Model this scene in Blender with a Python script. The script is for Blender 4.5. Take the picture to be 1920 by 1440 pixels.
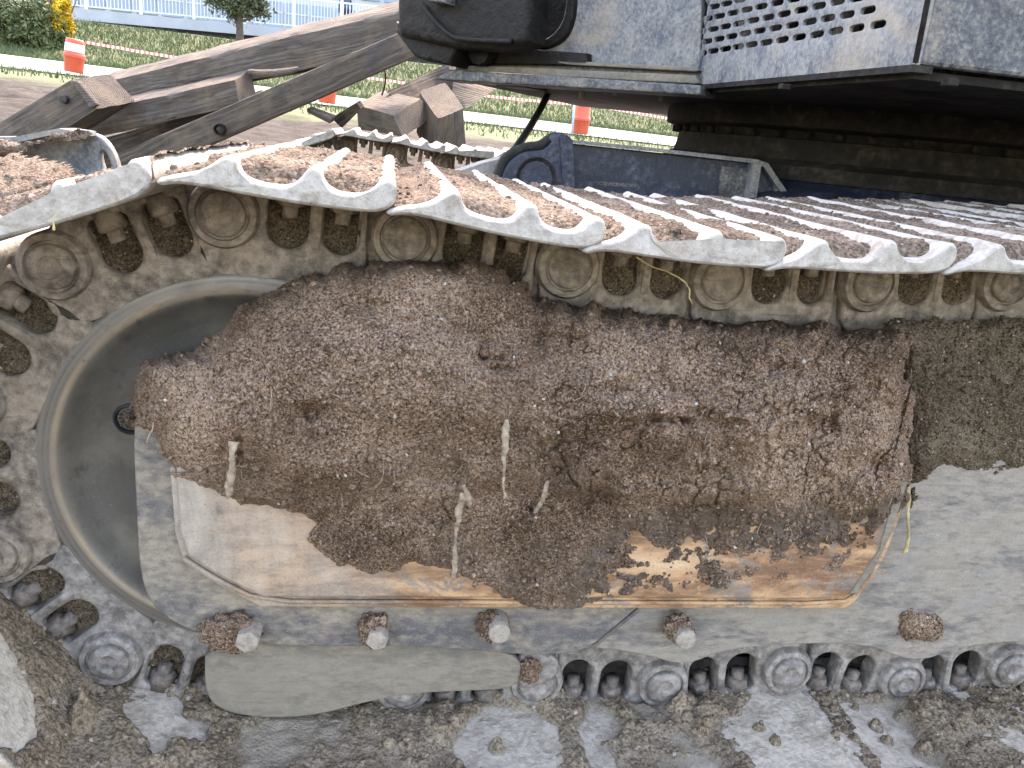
import bpy, bmesh, math, random
import numpy as np
from mathutils import Matrix, Vector
random.seed(7); rng = np.random.default_rng(7)
for o in list(bpy.data.objects): bpy.data.objects.remove(o)
S = bpy.context.scene; COL = S.collection
# ------------------------------------------------------------------ camera, sky, sun, exposure
FPX = 1513.0
def _n(v): v = np.array(v, float); return v/np.linalg.norm(v)
_Y = _n((-225, -495, FPX)); _X = np.array((9300, 400, FPX), float); _X = _n(_X-_Y*(_X@_Y)); _Z = np.cross(_X, _Y)
RC = np.array([_X, _Y, _Z]).T
CAM = np.array([0, -1.0, .875])
cd = bpy.data.cameras.new('camera'); cam = bpy.data.objects.new('camera', cd); COL.objects.link(cam)
cd.sensor_fit = 'HORIZONTAL'; cd.sensor_width = 36; cd.lens = 36*FPX/1920; cd.clip_start = .02; cd.clip_end = 600
M = Matrix.Identity(4)
for i in range(3):
    M[i][0] = RC[0][i]; M[i][1] = -RC[1][i]; M[i][2] = -RC[2][i]; M[i][3] = CAM[i]
cam.matrix_world = M; S.camera = cam
SUN_EL, SUN_AZ = 54.0, 16.0          # azimuth measured from +Y (away from the camera) towards +X
w = bpy.data.worlds.new('World'); S.world = w; w.use_nodes = True
nt = w.node_tree; bg = nt.nodes['Background']; sky = nt.nodes.new('ShaderNodeTexSky')
sky.sky_type = 'NISHITA'; sky.sun_disc = False; sky.sun_elevation = math.radians(SUN_EL); sky.sun_rotation = math.radians(SUN_AZ)
sky.air_density = 1.4; sky.dust_density = 2.0; sky.ozone_density = 1.6
nt.links.new(sky.outputs[0], bg.inputs[0]); bg.inputs[1].default_value = .15
sl = bpy.data.lights.new('sun', 'SUN'); so = bpy.data.objects.new('sun', sl); COL.objects.link(so)
sl.energy = 1.5; sl.angle = math.radians(10); sl.color = (1, .98, .95)
az, el = math.radians(SUN_AZ), math.radians(SUN_EL)
sd = Vector((math.sin(az)*math.cos(el), math.cos(az)*math.cos(el), math.sin(el)))
so.rotation_euler = sd.to_track_quat('Z', 'Y').to_euler(); so.location = (-3, 5, 8)
S.view_settings.view_transform = 'Standard'; S.view_settings.look = 'None'; S.view_settings.gamma = 1
S.view_settings.use_curve_mapping = False; S.view_settings.use_white_balance = True; S.view_settings.white_balance_temperature = 8000; S.view_settings.white_balance_tint = 22; S.view_settings.exposure = 3.15
# ------------------------------------------------------------------ pixel of the photograph -> point on a plane of the place
def ray(px, py): return RC.T@np.array([px-960, py-720, FPX])
def ay(px, py, y):
    d = ray(px, py); return CAM+d*((y-CAM[1])/d[1])
def azp(px, py, z):
    d = ray(px, py); return CAM+d*((z-CAM[2])/d[2])
def apl(px, py, p0, n):
    d = ray(px, py); return CAM+d*((np.array(p0)-CAM)@n/(d@n))
def proj(p):
    c = RC@(np.array(p, float)-CAM); return 960+FPX*c[0]/c[2], 720+FPX*c[1]/c[2]
# ------------------------------------------------------------------ numpy noise
def _h(ix, iy, iz, s):
    h = (ix.astype(np.int64)*374761393+iy.astype(np.int64)*668265263+iz.astype(np.int64)*2147483647+s*1274126177) & 0xffffffff
    h = ((h ^ (h >> 13))*1274126177) & 0xffffffff; h = h ^ (h >> 16); h = (h*2246822519) & 0xffffffff; return (h ^ (h >> 15)) & 0xffffffff
def noise3(p, s=0):
    i = np.floor(p).astype(np.int64); f = p-i; u = f*f*f*(f*(f*6-15)+10); r = 0
    for dx in (0, 1):
        for dy in (0, 1):
            for dz in (0, 1):
                h = _h(i[:, 0]+dx, i[:, 1]+dy, i[:, 2]+dz, s)
                g = (np.stack([h & 1023, (h >> 10) & 1023, (h >> 20) & 1023], 1)/511.5-1)
                wt = np.where(dx, u[:, 0], 1-u[:, 0])*np.where(dy, u[:, 1], 1-u[:, 1])*np.where(dz, u[:, 2], 1-u[:, 2])
                r = r+wt*((g*(f-np.array([dx, dy, dz]))).sum(1))
    return r
def fbm(p, scale, octv=4, s=0, gain=.5):
    r = 0; a = 1; q = p*scale
    for k in range(octv): r = r+a*noise3(q, s+k); q = q*2.03+17.1; a *= gain
    return r
def domes(p2, scale, s=0):            # rounded crumbs: 1 at a crumb's middle, 0 in the joints
    q = p2*scale; i = np.floor(q).astype(np.int64); best = np.full(len(q), 9.); sec = np.full(len(q), 9.)
    for dx in (-1, 0, 1):
        for dy in (-1, 0, 1):
            cx, cy = i[:, 0]+dx, i[:, 1]+dy; h = _h(cx, cy, cx*0, s)
            fx = cx+.1+.8*(h & 1023)/1023; fy = cy+.1+.8*((h >> 10) & 1023)/1023
            d = np.hypot(q[:, 0]-fx, q[:, 1]-fy); sec = np.minimum(sec, np.maximum(best, d)); best = np.minimum(best, d)
    return np.clip(1-best*best*1.6, 0, 1), np.clip((sec-best)*2.2, 0, 1)
def poly_sd(pts, poly):               # signed distance, positive inside
    poly = np.array(poly, float); n = len(poly); d = np.full(len(pts), 1e9); ins = np.zeros(len(pts), bool)
    for k in range(n):
        a, b = poly[k], poly[(k+1) % n]; ab = b-a; t = np.clip(((pts-a)@ab)/max(ab@ab, 1e-12), 0, 1)
        d = np.minimum(d, np.linalg.norm(pts-(a+t[:, None]*ab), axis=1))
        c = ((a[1] > pts[:, 1]) != (b[1] > pts[:, 1])); dy = b[1]-a[1] if b[1] != a[1] else 1e-12
        ins ^= c & (pts[:, 0] < (b[0]-a[0])*(pts[:, 1]-a[1])/dy+a[0])
    return np.where(ins, d, -d)
def sstep(a, b, x): t = np.clip((x-a)/(b-a), 0, 1); return t*t*(3-2*t)
def smooth(poly, it=2, closed=True):
    P = [np.array(p, float) for p in poly]
    for _ in range(it):
        Q = []; n = len(P)
        for k in range(n if closed else n-1):
            a, b = P[k], P[(k+1) % n]; Q += [a*.75+b*.25, a*.25+b*.75]
        if not closed: Q = [P[0]]+Q+[P[-1]]
        P = Q
    return P
# ------------------------------------------------------------------ materials
class NT:
    def __init__(s, name):
        s.m = bpy.data.materials.new(name); s.m.use_nodes = True; s.t = s.m.node_tree; s.b = s.t.nodes['Principled BSDF']
        s.pos = s.t.nodes.new('ShaderNodeNewGeometry').outputs['Position']
        s.obj = s.t.nodes.new('ShaderNodeTexCoord').outputs['Object']
    def lk(s, v, sock):
        if hasattr(v, 'is_linked') or hasattr(v, 'links'): s.t.links.new(v, sock)
        else:
            if isinstance(v, tuple) and len(v) == 3 and sock.type == 'RGBA': v = (*v, 1)
            sock.default_value = v
    def map(s, vec, scale=(1, 1, 1), rot=(0, 0, 0)):
        n = s.t.nodes.new('ShaderNodeMapping'); s.lk(vec, n.inputs[0]); n.inputs['Scale'].default_value = scale; n.inputs['Rotation'].default_value = rot; return n.outputs[0]
    def noise(s, scale, detail=5, rough=.55, vec=None, dist=0):
        n = s.t.nodes.new('ShaderNodeTexNoise'); s.lk(s.pos if vec is None else vec, n.inputs['Vector'])
        n.inputs['Scale'].default_value = scale; n.inputs['Detail'].default_value = detail; n.inputs['Roughness'].default_value = rough; n.inputs['Distortion'].default_value = dist; return n.outputs['Fac']
    def voro(s, scale, out='Distance', vec=None, feat='F1'):
        n = s.t.nodes.new('ShaderNodeTexVoronoi'); n.feature = feat; s.lk(s.pos if vec is None else vec, n.inputs['Vector']); n.inputs['Scale'].default_value = scale; return n.outputs[out]
    def wave(s, scale, vec, dist=3, typ='RINGS', dirn='X'):
        n = s.t.nodes.new('ShaderNodeTexWave'); n.wave_type = typ
        if typ == 'RINGS': n.rings_direction = dirn
        else: n.bands_direction = dirn
        s.lk(vec, n.inputs['Vector']); n.inputs['Scale'].default_value = scale; n.inputs['Distortion'].default_value = dist; n.inputs['Detail'].default_value = 3; n.inputs['Detail Scale'].default_value = 1.5; return n.outputs['Fac']
    def ramp(s, fac, *stops):
        n = s.t.nodes.new('ShaderNodeValToRGB'); s.lk(fac, n.inputs[0]); e = n.color_ramp.elements
        while len(e) < len(stops): e.new(.5)
        for k, (p, c) in enumerate(stops):
            e[k].position = p; e[k].color = (*c, 1) if isinstance(c, tuple) else (c, c, c, 1)
        return n.outputs[0]
    def mix(s, f, a, b, mode='MIX'):
        n = s.t.nodes.new('ShaderNodeMix'); n.data_type = 'RGBA'; n.blend_type = mode; s.lk(f, n.inputs[0]); s.lk(a, n.inputs[6]); s.lk(b, n.inputs[7]); return n.outputs[2]
    def math(s, op, a, b=0.):
        n = s.t.nodes.new('ShaderNodeMath'); n.operation = op; s.lk(a, n.inputs[0]); s.lk(b, n.inputs[1]); return n.outputs[0]
    def attr(s, name):
        n = s.t.nodes.new('ShaderNodeAttribute'); n.attribute_name = name; return n.outputs['Fac']
    def rnd(s): return s.t.nodes.new('ShaderNodeObjectInfo').outputs['Random']
    def bump(s, h, strength=.4, dist=.01, prev=None):
        n = s.t.nodes.new('ShaderNodeBump'); n.inputs['Strength'].default_value = strength; n.inputs['Distance'].default_value = dist; s.lk(h, n.inputs['Height'])
        if prev is not None: s.lk(prev, n.inputs['Normal'])
        return n.outputs[0]
    def done(s, col, rough=.8, normal=None, metal=0., spec=.5):
        s.lk(col, s.b.inputs['Base Color']); s.lk(rough, s.b.inputs['Roughness']); s.lk(metal, s.b.inputs['Metallic']); s.b.inputs['Specular IOR Level'].default_value = spec
        if normal is not None: s.lk(normal, s.b.inputs['Normal'])
        return s.m
def steel(name, dark, dust, light, cover=.5, scale=9, streak=(1, 1, 1), rough=.75, bump=.35, rust=None, spec=.35, rscale=None, zband=None):
    n = NT(name); v = n.map(n.pos, streak)
    a = n.noise(scale, 7, .62, v, .4); b = n.noise(scale*5.5, 5, .6, v); c = n.noise(320, 3, .6)
    sm_ = n.math('ADD', n.math('MULTIPLY', a, .62), n.math('MULTIPLY', b, .38))
    if zband:                             # dark height band: contact shade painted in, with grime and bare paint
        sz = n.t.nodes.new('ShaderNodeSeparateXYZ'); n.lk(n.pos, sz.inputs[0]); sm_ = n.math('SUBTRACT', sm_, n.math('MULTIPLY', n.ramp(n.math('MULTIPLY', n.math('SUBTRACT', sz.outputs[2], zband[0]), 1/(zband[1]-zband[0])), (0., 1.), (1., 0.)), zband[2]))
    cov = n.ramp(sm_, (cover-.09, 0.), (cover+.09, 1.))
    col = n.mix(cov, dark, n.mix(n.ramp(b, (.35, 0.), (.7, 1.)), dust, light))
    if rust: col = n.mix(n.math('MULTIPLY', n.ramp(n.noise(rscale or scale*1.7, 8, .7, v, .8), (.53, 0.), (.66, 1.)), .75), col, rust)
    col = n.mix(n.ramp(c, (.32, .65), (.44, 0.)), col, n.mix(.6, dark, dust)); col = n.mix(n.ramp(n.noise(410, 2, .6), (.60, 0.), (.72, .55)), col, light)
    col = n.mix(n.ramp(n.noise(26, 5, .7, n.map(n.pos, (.22, 1, 6)), 1.), (.60, 0.), (.70, .5)), col, dark)
    h = n.math('ADD', n.math('MULTIPLY', cov, .5), n.math('ADD', n.math('MULTIPLY', b, .6), n.math('MULTIPLY', c, .45)))
    return n.done(col, n.math('ADD', n.math('MULTIPLY', cov, .25), rough-.2), n.bump(h, bump, .004, n.bump(n.noise(32, 2, .5), .25, .012)), spec=spec)
def soil(name, dk, md, lt, grain=260, tint=None, rough=.95, film=None, fs=210, con=1.):
    n = NT(name)
    big = n.noise(7, 5, .6); fine = n.noise(fs, 5, .75); g = n.voro(grain, 'Color'); gd = n.voro(grain)
    col = n.ramp(n.math('ADD', n.math('MULTIPLY', big, .35), n.math('MULTIPLY', fine, .65)), (.505-.09*con, dk), (.505, md), (.505+.095*con, lt))
    gs = n.t.nodes.new('ShaderNodeSeparateColor'); n.lk(g, gs.inputs[0])
    col = n.mix(n.ramp(gs.outputs[0], (.84, 0.), (.95, .45)), col, lt)
    col = n.mix(n.ramp(gs.outputs[1], (.12, .7), (.2, 0.)), col, dk)
    col = n.mix(n.ramp(gs.outputs[2], (.992, 0.), (.994, .7)), col, (.5, .45, .4))
    if film: col = n.mix(n.math('MULTIPLY', n.attr('thin'), n.ramp(n.noise(60, 4, .6), (.3, .55), (.6, 1.))), col, film)
    if tint: col = n.mix(n.math('MULTIPLY', n.ramp(n.noise(4.5, 6, .62, None, .5), (.47, 0.), (.62, 1.)), .6), col, tint)
    h = n.math('ADD', n.math('MULTIPLY', fine, 1.0), n.math('MULTIPLY', gd, -.6))
    return n.done(col, rough, n.bump(h, 1., .0045), spec=.08)
def plain(name, col, rough=.6, metal=0., vary=.12, scale=12, bump=.15):
    n = NT(name); a = n.noise(scale, 6, .6)
    d = tuple(c*(1-vary*2.2) for c in col); l = tuple(min(1, c*(1+vary)) for c in col)
    return n.done(n.ramp(a, (.3, d), (.7, l)), rough, n.bump(n.noise(scale*12, 3), bump, .004), metal)
def wood(name, dk, md, lt, scale=1.):
    n = NT(name); v = n.map(n.obj, (1.2*scale, 14*scale, 14*scale)); rg = n.wave(26, n.map(n.obj, (.12, 1, 1)), 2.2)
    a = n.noise(6, 8, .65, v, .6); fib = n.noise(18, 4, .6, n.map(n.obj, (2, 60, 60))); mud = n.noise(5, 6, .6, n.pos)
    col = n.ramp(n.math('ADD', n.math('MULTIPLY', a, .85), n.math('MULTIPLY', rg, .15)), (.25, dk), (.5, md), (.75, lt))
    col = n.mix(n.math('MULTIPLY', n.ramp(mud, (.5, 0.), (.62, 1.)), .65), col, (.21, .165, .12))
    col = n.mix(n.math('MULTIPLY', n.ramp(n.noise(4, 5, .5, n.pos), (.6, 0.), (.68, 1.)), .7), col, (.055, .06, .075))
    h = n.math('ADD', n.math('MULTIPLY', a, 1.), n.math('ADD', n.math('MULTIPLY', fib, .5), n.math('MULTIPLY', rg, .25)))
    return n.done(col, .88, n.bump(h, .8, .02), spec=.25)
MT = {}
MT['link'] = steel('dusty link steel', (.055, .045, .037), (.185, .15, .117), (.285, .24, .195), .45, 15, rough=.85, rust=(.12, .10, .082), rscale=30)
MT['link_low'] = steel('worn wet link steel', (.085, .078, .072), (.175, .158, .142), (.28, .26, .24), .47, 17, rough=.55, bump=.35)
MT['shoe'] = steel('pale dusted shoe steel', (.17, .155, .135), (.285, .265, .235), (.40, .38, .345), .40, 16, rough=.75, bump=.45, rust=(.20, .16, .12), rscale=24)
MT['shoe_low'] = steel('grey clay film on shoe plate', (.26, .222, .172), (.40, .348, .278), (.49, .435, .36), .44, 22, rough=.95, bump=.6, spec=.05, rust=(.22, .185, .14), rscale=30)
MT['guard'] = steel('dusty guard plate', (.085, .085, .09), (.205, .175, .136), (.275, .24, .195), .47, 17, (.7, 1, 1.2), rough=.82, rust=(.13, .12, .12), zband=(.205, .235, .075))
MT['frame'] = steel('dusty frame steel', (.075, .076, .085), (.205, .182, .15), (.265, .24, .205), .42, 17, (.5, 1, 1.4), rough=.82, rust=(.20, .195, .19))
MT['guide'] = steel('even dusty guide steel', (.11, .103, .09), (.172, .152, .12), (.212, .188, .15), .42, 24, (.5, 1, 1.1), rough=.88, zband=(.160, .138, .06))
def m_ledge():
    n = NT('scraped and rusty ledge steel'); sx = n.t.nodes.new('ShaderNodeSeparateXYZ'); n.lk(n.pos, sx.inputs[0]); v = n.map(n.pos, (.3, 1, 1.1)); vg = n.map(n.pos, (1.5, 1, .5))
    t = n.ramp(n.math('ADD', n.math('MULTIPLY', n.math('ADD', sx.outputs[0], .20), 1.6), n.math('MULTIPLY', n.math('SUBTRACT', n.noise(9, 5, .6), .5), .9)), (.05, 0.), (.42, 1.))
    a = n.noise(9, 7, .65, v, .5); b = n.noise(42, 5, .65, v); g = n.noise(22, 7, .65, vg, .3)
    grey = n.ramp(n.math('ADD', n.math('MULTIPLY', g, .7), n.math('MULTIPLY', b, .3)), (.33, (.12, .105, .095)), (.45, (.25, .215, .178)), (.62, (.37, .32, .265)))
    rust = n.ramp(n.math('ADD', n.math('MULTIPLY', a, .7), n.math('MULTIPLY', b, .3)), (.36, (.085, .05, .032)), (.45, (.20, .105, .055)), (.52, (.42, .255, .14)), (.66, (.55, .39, .25)))
    col = n.mix(t, grey, rust); mud = n.math('MULTIPLY', t, n.ramp(n.math('ADD', n.math('MULTIPLY', n.noise(17, 7, .68, None, .6), .8), n.math('MULTIPLY', n.noise(120, 4, .6), .2)), (.52, 0.), (.57, .85)))
    col = n.mix(mud, col, n.ramp(b, (.3, (.11, .095, .078)), (.7, (.22, .195, .165)))); col = n.mix(n.ramp(n.noise(150, 5, .7), (.58, 0.), (.68, .6)), col, (.40, .34, .28)); col = n.mix(n.ramp(n.noise(300, 3, .6), (.3, .5), (.42, 0.)), col, (.10, .07, .05))
    return n.done(col, .88, n.bump(n.math('ADD', b, n.math('ADD', a, n.noise(260, 3))), .45, .003))
MT['ledge'] = m_ledge()
MT['ledge_grey'] = steel('scraped ledge plate', (.12, .105, .10), (.29, .25, .215), (.37, .32, .28), .43, 9, (1.6, 1, .5), rough=.8, rust=(.24, .15, .10))
MT['paint'] = steel('dusty dark blue paint', (.024, .030, .042), (.07, .078, .09), (.20, .195, .175), .51, 24, rough=.62, bump=.3, rust=(.25, .22, .17), rscale=9)
MT['paint_lt'] = steel('dust coated blue grey paint', (.06, .074, .098), (.145, .16, .178), (.26, .255, .235), .46, 26, (1, 1, .8), rough=.65, bump=.25, rust=(.27, .235, .185), rscale=5)
MT['dark'] = steel('oily black steel', (.006, .006, .006), (.013, .012, .0115), (.030, .026, .022), .54, 9, rough=.65, bump=.9, spec=.2)
MT['navy'] = steel('navy painted steel', (.012, .018, .035), (.022, .030, .048), (.10, .11, .13), .57, 14, rough=.6, bump=.25, spec=.25)
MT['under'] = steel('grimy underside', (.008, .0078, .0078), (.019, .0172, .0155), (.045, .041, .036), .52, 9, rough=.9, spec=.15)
MT['black'] = plain('black rubber', (.016, .016, .017), .6)
MT['bolt'] = steel('dusty bolt head', (.10, .09, .08), (.23, .20, .165), (.32, .285, .24), .40, 22, rough=.75)
MT['nut'] = steel('rusty nut', (.06, .05, .044), (.115, .095, .08), (.19, .165, .145), .5, 25, rough=.6, rust=(.13, .095, .075))
MT['soil'] = soil('brown packed soil', (.062, .038, .025), (.285, .192, .134), (.53, .395, .295), 420, tint=(.125, .082, .056), film=(.16, .124, .097), fs=330, con=1.05)
MT['soil_grey'] = soil('grey brown wet soil', (.10, .073, .047), (.23, .18, .125), (.36, .29, .215), 240, rough=.97, film=(.34, .29, .222), con=1.2)
MT['soil_dark'] = soil('dark olive soil', (.045, .034, .023), (.125, .096, .066), (.22, .175, .125), 380, fs=300)
MT['soil_dry'] = soil('dry dusty soil', (.055, .040, .029), (.155, .118, .089), (.27, .215, .168), 300)
MT['pebble'] = plain('pale pebble', (.42, .39, .35), .7, 0, .3, 40)
MT['root'] = plain('pale root fibre', (.46, .365, .27), .85, 0, .32, 90, .8)
MT['straw'] = plain('straw', (.42, .33, .17), .8, 0, .2, 60)
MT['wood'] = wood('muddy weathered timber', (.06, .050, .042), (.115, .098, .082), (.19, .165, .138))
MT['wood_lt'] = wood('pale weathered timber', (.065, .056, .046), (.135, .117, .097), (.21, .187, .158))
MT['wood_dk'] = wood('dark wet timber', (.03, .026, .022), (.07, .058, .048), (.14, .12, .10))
def m_idler():
    n = NT('worn idler steel'); v = n.obj
    sx = n.t.nodes.new('ShaderNodeSeparateXYZ'); n.lk(v, sx.inputs[0])
    r = n.math('SQRT', n.math('ADD', n.math('MULTIPLY', sx.outputs[0], sx.outputs[0]), n.math('MULTIPLY', sx.outputs[2], sx.outputs[2])))
    rr = n.math('ADD', r, n.math('MULTIPLY', n.math('SUBTRACT', n.noise(5, 3, .5, n.pos), .5), .006))
    cb = n.t.nodes.new('ShaderNodeCombineXYZ'); n.lk(n.math('MULTIPLY', r, 240), cb.inputs[0]); n.lk(n.math('MULTIPLY', n.noise(2.0, 2, .5), 3), cb.inputs[1])
    streak = n.noise(1.0, 4, .6, cb.outputs[0])
    col = n.ramp(n.math('MULTIPLY', rr, 3.0), (.27, (.078, .074, .066)), (.60, (.09, .085, .074)), (.685, (.105, .098, .082)), (.697, (.13, .11, .085)), (.708, (.30, .235, .165)), (.722, (.26, .20, .145)), (.728, (.11, .10, .09)), (.742, (.17, .145, .12)), (.750, (.09, .09, .09)), (.762, (.19, .17, .145)), (.79, (.13, .13, .13)))
    col = n.mix(n.ramp(streak, (.35, .0), (.7, .55)), col, n.mix(.5, col, (.06, .065, .075)))
    col = n.mix(n.math('MULTIPLY', n.ramp(n.noise(11, 8, .72), (.42, 0.), (.62, 1.)), .62), col, (.165, .148, .122)); col = n.mix(n.ramp(n.noise(330, 3, .7), (.62, 0.), (.75, .6)), col, (.24, .21, .17)); col = n.mix(n.ramp(n.noise(38, 6, .7), (.60, 0.), (.70, .6)), col, (.045, .045, .05))
    return n.done(col, n.ramp(n.noise(25, 4), (.3, .34), (.7, .62)), n.bump(n.math('ADD', streak, n.noise(220, 3)), .18, .002), .25)
MT['idler'] = m_idler()
# ------------------------------------------------------------------ mesh helpers
def link_obj(o, parent=None):
    COL.objects.link(o)
    if parent is not None: o.parent = parent
    return o
def wloc(p):
    v = Vector((0, 0, 0))
    while p is not None: v += p.location; p = p.parent
    return v
def mesh_np(name, V, F, mat, sm=True):
    V = np.asarray(V, np.float32); me = bpy.data.meshes.new(name); me.vertices.add(len(V)); me.vertices.foreach_set('co', V.ravel())
    F = np.asarray(F, np.int32); k = F.shape[1]; me.loops.add(F.size); me.polygons.add(len(F))
    me.loops.foreach_set('vertex_index', F.ravel()); me.polygons.foreach_set('loop_start', np.arange(len(F), dtype=np.int32)*k)
    me.update(calc_edges=True); me.polygons.foreach_set('use_smooth', np.full(len(F), sm)); me.materials.append(mat); return me
def mesh_py(name, V, F, mat, sm=False):
    me = bpy.data.meshes.new(name); me.from_pydata([tuple(map(float, v)) for v in V], [], F); me.update()
    me.polygons.foreach_set('use_smooth', [sm]*len(me.polygons)); me.materials.append(mat); return me
def put(name, me, parent=None, loc=None):      # mesh in world coordinates; the origin goes to loc or the base of the mesh
    o = bpy.data.objects.new(name, me)
    if parent is None and loc is None:
        c = np.empty(len(me.vertices)*3, np.float32); me.vertices.foreach_get('co', c); c = c.reshape(-1, 3)
        loc = ((c[:, 0].min()+c[:, 0].max())/2, (c[:, 1].min()+c[:, 1].max())/2, c[:, 2].min())
    off = Vector(loc) if loc is not None else wloc(parent)
    me.transform(Matrix.Translation(-off))
    if loc is not None: o.location = off-wloc(parent)
    return link_obj(o, parent)
def tag(o, label, cat, group=None, kind=None):
    o['label'] = label
    if cat: o['category'] = cat
    if group: o['group'] = group
    if kind: o['kind'] = kind
    return o
def empty(name, loc, label, cat, group=None):
    o = bpy.data.objects.new(name, None); o.location = loc; o.empty_display_size = .1; COL.objects.link(o); return tag(o, label, cat, group)
def grid_faces(nu, nv, keep=None):
    i = np.arange((nu-1)*(nv-1)); a = (i//(nv-1))*nv+i % (nv-1); F = np.stack([a, a+nv, a+nv+1, a+1], 1)
    if keep is not None: F = F[keep[F].all(1)]
    return F
def compact(V, F):
    used = np.zeros(len(V), bool); used[F.ravel()] = True; idx = np.cumsum(used)-1; return V[used], idx[F]
def lathe(prof, n=48, axis='Y', c=(0, 0, 0), mat=None, name='lathe', sm=True, arc=None):
    V = []; F = []; m = len(prof); full = arc is None; a0, a1 = arc or (0, 2*math.pi); N = n if full else n+1
    for k in range(N):
        a = a0+(a1-a0)*k/n; ca, sa = math.cos(a), math.sin(a)
        for r, h in prof:
            V.append((c[0]+r*ca, c[1]+h, c[2]+r*sa) if axis == 'Y' else (c[0]+r*ca, c[1]+r*sa, c[2]+h))
    for k in range(n):
        for j in range(m-1):
            a = k*m+j; b = ((k+1) % N)*m+j
            F.append((a, b, b+1, a+1) if axis == 'Z' else (a, a+1, b+1, b))
    me = mesh_py(name, V, F, mat, sm); bm = bmesh.new(); bm.from_mesh(me); bmesh.ops.remove_doubles(bm, verts=bm.verts, dist=1e-5); bmesh.ops.recalc_face_normals(bm, faces=bm.faces); bm.to_mesh(me); bm.free(); return me
def sharp(me, deg=35):
    bm = bmesh.new(); bm.from_mesh(me)
    for e in bm.edges:
        if len(e.link_faces) == 2 and e.calc_face_angle(0) > math.radians(deg): e.smooth = False
    bm.to_mesh(me); bm.free(); return me
def plate(name, outline, holes, y0, y1, bevel, mat, wob=0):   # X,Z outline extruded from y0 (front) to y1
    cu = bpy.data.curves.new(name, 'CURVE'); cu.dimensions = '2D'; cu.fill_mode = 'BOTH'; t = abs(y1-y0)
    cu.extrude = max(t/2-bevel, .0005); cu.bevel_depth = bevel; cu.bevel_resolution = 3; cu.offset = -bevel*.9 if bevel else 0
    for pl in [outline]+list(holes):
        sp = cu.splines.new('POLY'); sp.points.add(len(pl)-1); sp.use_cyclic_u = True
        for q, p in zip(sp.points, pl): q.co = (p[0], p[1], 0, 1)
    o = bpy.data.objects.new('tmp', cu); COL.objects.link(o); dg = bpy.context.evaluated_depsgraph_get()
    me = bpy.data.meshes.new_from_object(o.evaluated_get(dg)); bpy.data.objects.remove(o); bpy.data.curves.remove(cu)
    me.transform(Matrix.Translation((0, (y0+y1)/2, 0))@Matrix.Rotation(math.pi/2, 4, 'X'))
    me.name = name; me.materials.clear(); me.materials.append(mat)
    bm = bmesh.new(); bm.from_mesh(me); bmesh.ops.remove_doubles(bm, verts=bm.verts, dist=1e-5); bmesh.ops.recalc_face_normals(bm, faces=bm.faces)
    for f in bm.faces: f.smooth = True
    for e in bm.edges:
        if len(e.link_faces) == 2 and e.calc_face_angle(0) > math.radians(38): e.smooth = False
    bm.to_mesh(me); bm.free(); return me
def xz(pxs, y): return [tuple(ay(a, b, y)[[0, 2]]) for a, b in pxs]
def hexcyl(name, c, r, y0, y1, mat, n=6, rot=.2):
    pr = [(c[0]+r*math.cos(rot+k*2*math.pi/n), c[2]+r*math.sin(rot+k*2*math.pi/n)) for k in range(n)]
    return plate(name, pr, [], y0, y1, min(.003, r*.15), mat)
def tube(name, pts, rad, mat, n=8, it=2):
    P = smooth(pts, it, False); P = [Vector(p) for p in P]; m = len(P); V = []; F = []
    rr = [rad(k/(m-1)) if callable(rad) else rad for k in range(m)]; prev = None
    for k in range(m):
        t = (P[min(k+1, m-1)]-P[max(k-1, 0)]).normalized(); a = t.orthogonal().normalized() if prev is None else (prev-t*prev.dot(t)).normalized(); prev = a; b = t.cross(a)
        for j in range(n):
            q = 2*math.pi*j/n; V.append(P[k]+(a*math.cos(q)+b*math.sin(q))*rr[k])
    for k in range(m-1):
        for j in range(n): F.append((k*n+j, k*n+(j+1) % n, (k+1)*n+(j+1) % n, (k+1)*n+j))
    F.append(tuple(range(n))[::-1]); F.append(tuple((m-1)*n+j for j in range(n))); return mesh_py(name, V, F, mat, True)
def boxmesh(name, lo, hi, mat, bev=0.):
    bm = bmesh.new(); bmesh.ops.create_cube(bm, size=1)
    for v in bm.verts: v.co = Vector(((lo[i]+hi[i])/2+v.co[i]*(hi[i]-lo[i])) for i in range(3))
    if bev: bmesh.ops.bevel(bm, geom=list(bm.edges), offset=bev, segments=2, affect='EDGES', profile=.5)
    me = bpy.data.meshes.new(name); bm.to_mesh(me); bm.free(); me.materials.append(mat); return me
def prism(name, pts, vec, mat, bev=0.):          # closed polygon of 3D points swept by vec
    n = len(pts); V = [Vector(p) for p in pts]+[Vector(p)+Vector(vec) for p in pts]
    F = [tuple(range(n))[::-1], tuple(range(n, 2*n))]+[(k, (k+1) % n, n+(k+1) % n, n+k) for k in range(n)]
    me = mesh_py(name, V, F, mat); bm = bmesh.new(); bm.from_mesh(me); bmesh.ops.recalc_face_normals(bm, faces=bm.faces)
    if bev: bmesh.ops.bevel(bm, geom=list(bm.edges), offset=bev, segments=2, affect='EDGES', profile=.5)
    bm.to_mesh(me); bm.free(); return me
ICO_V, ICO_F = None, None
def ico():
    global ICO_V, ICO_F
    if ICO_V is None:
        bm = bmesh.new(); bmesh.ops.create_icosphere(bm, subdivisions=1, radius=1); ICO_V = np.array([v.co[:] for v in bm.verts]); ICO_F = np.array([[v.index for v in f.verts] for f in bm.faces]); bm.free()
    return ICO_V, ICO_F
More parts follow.
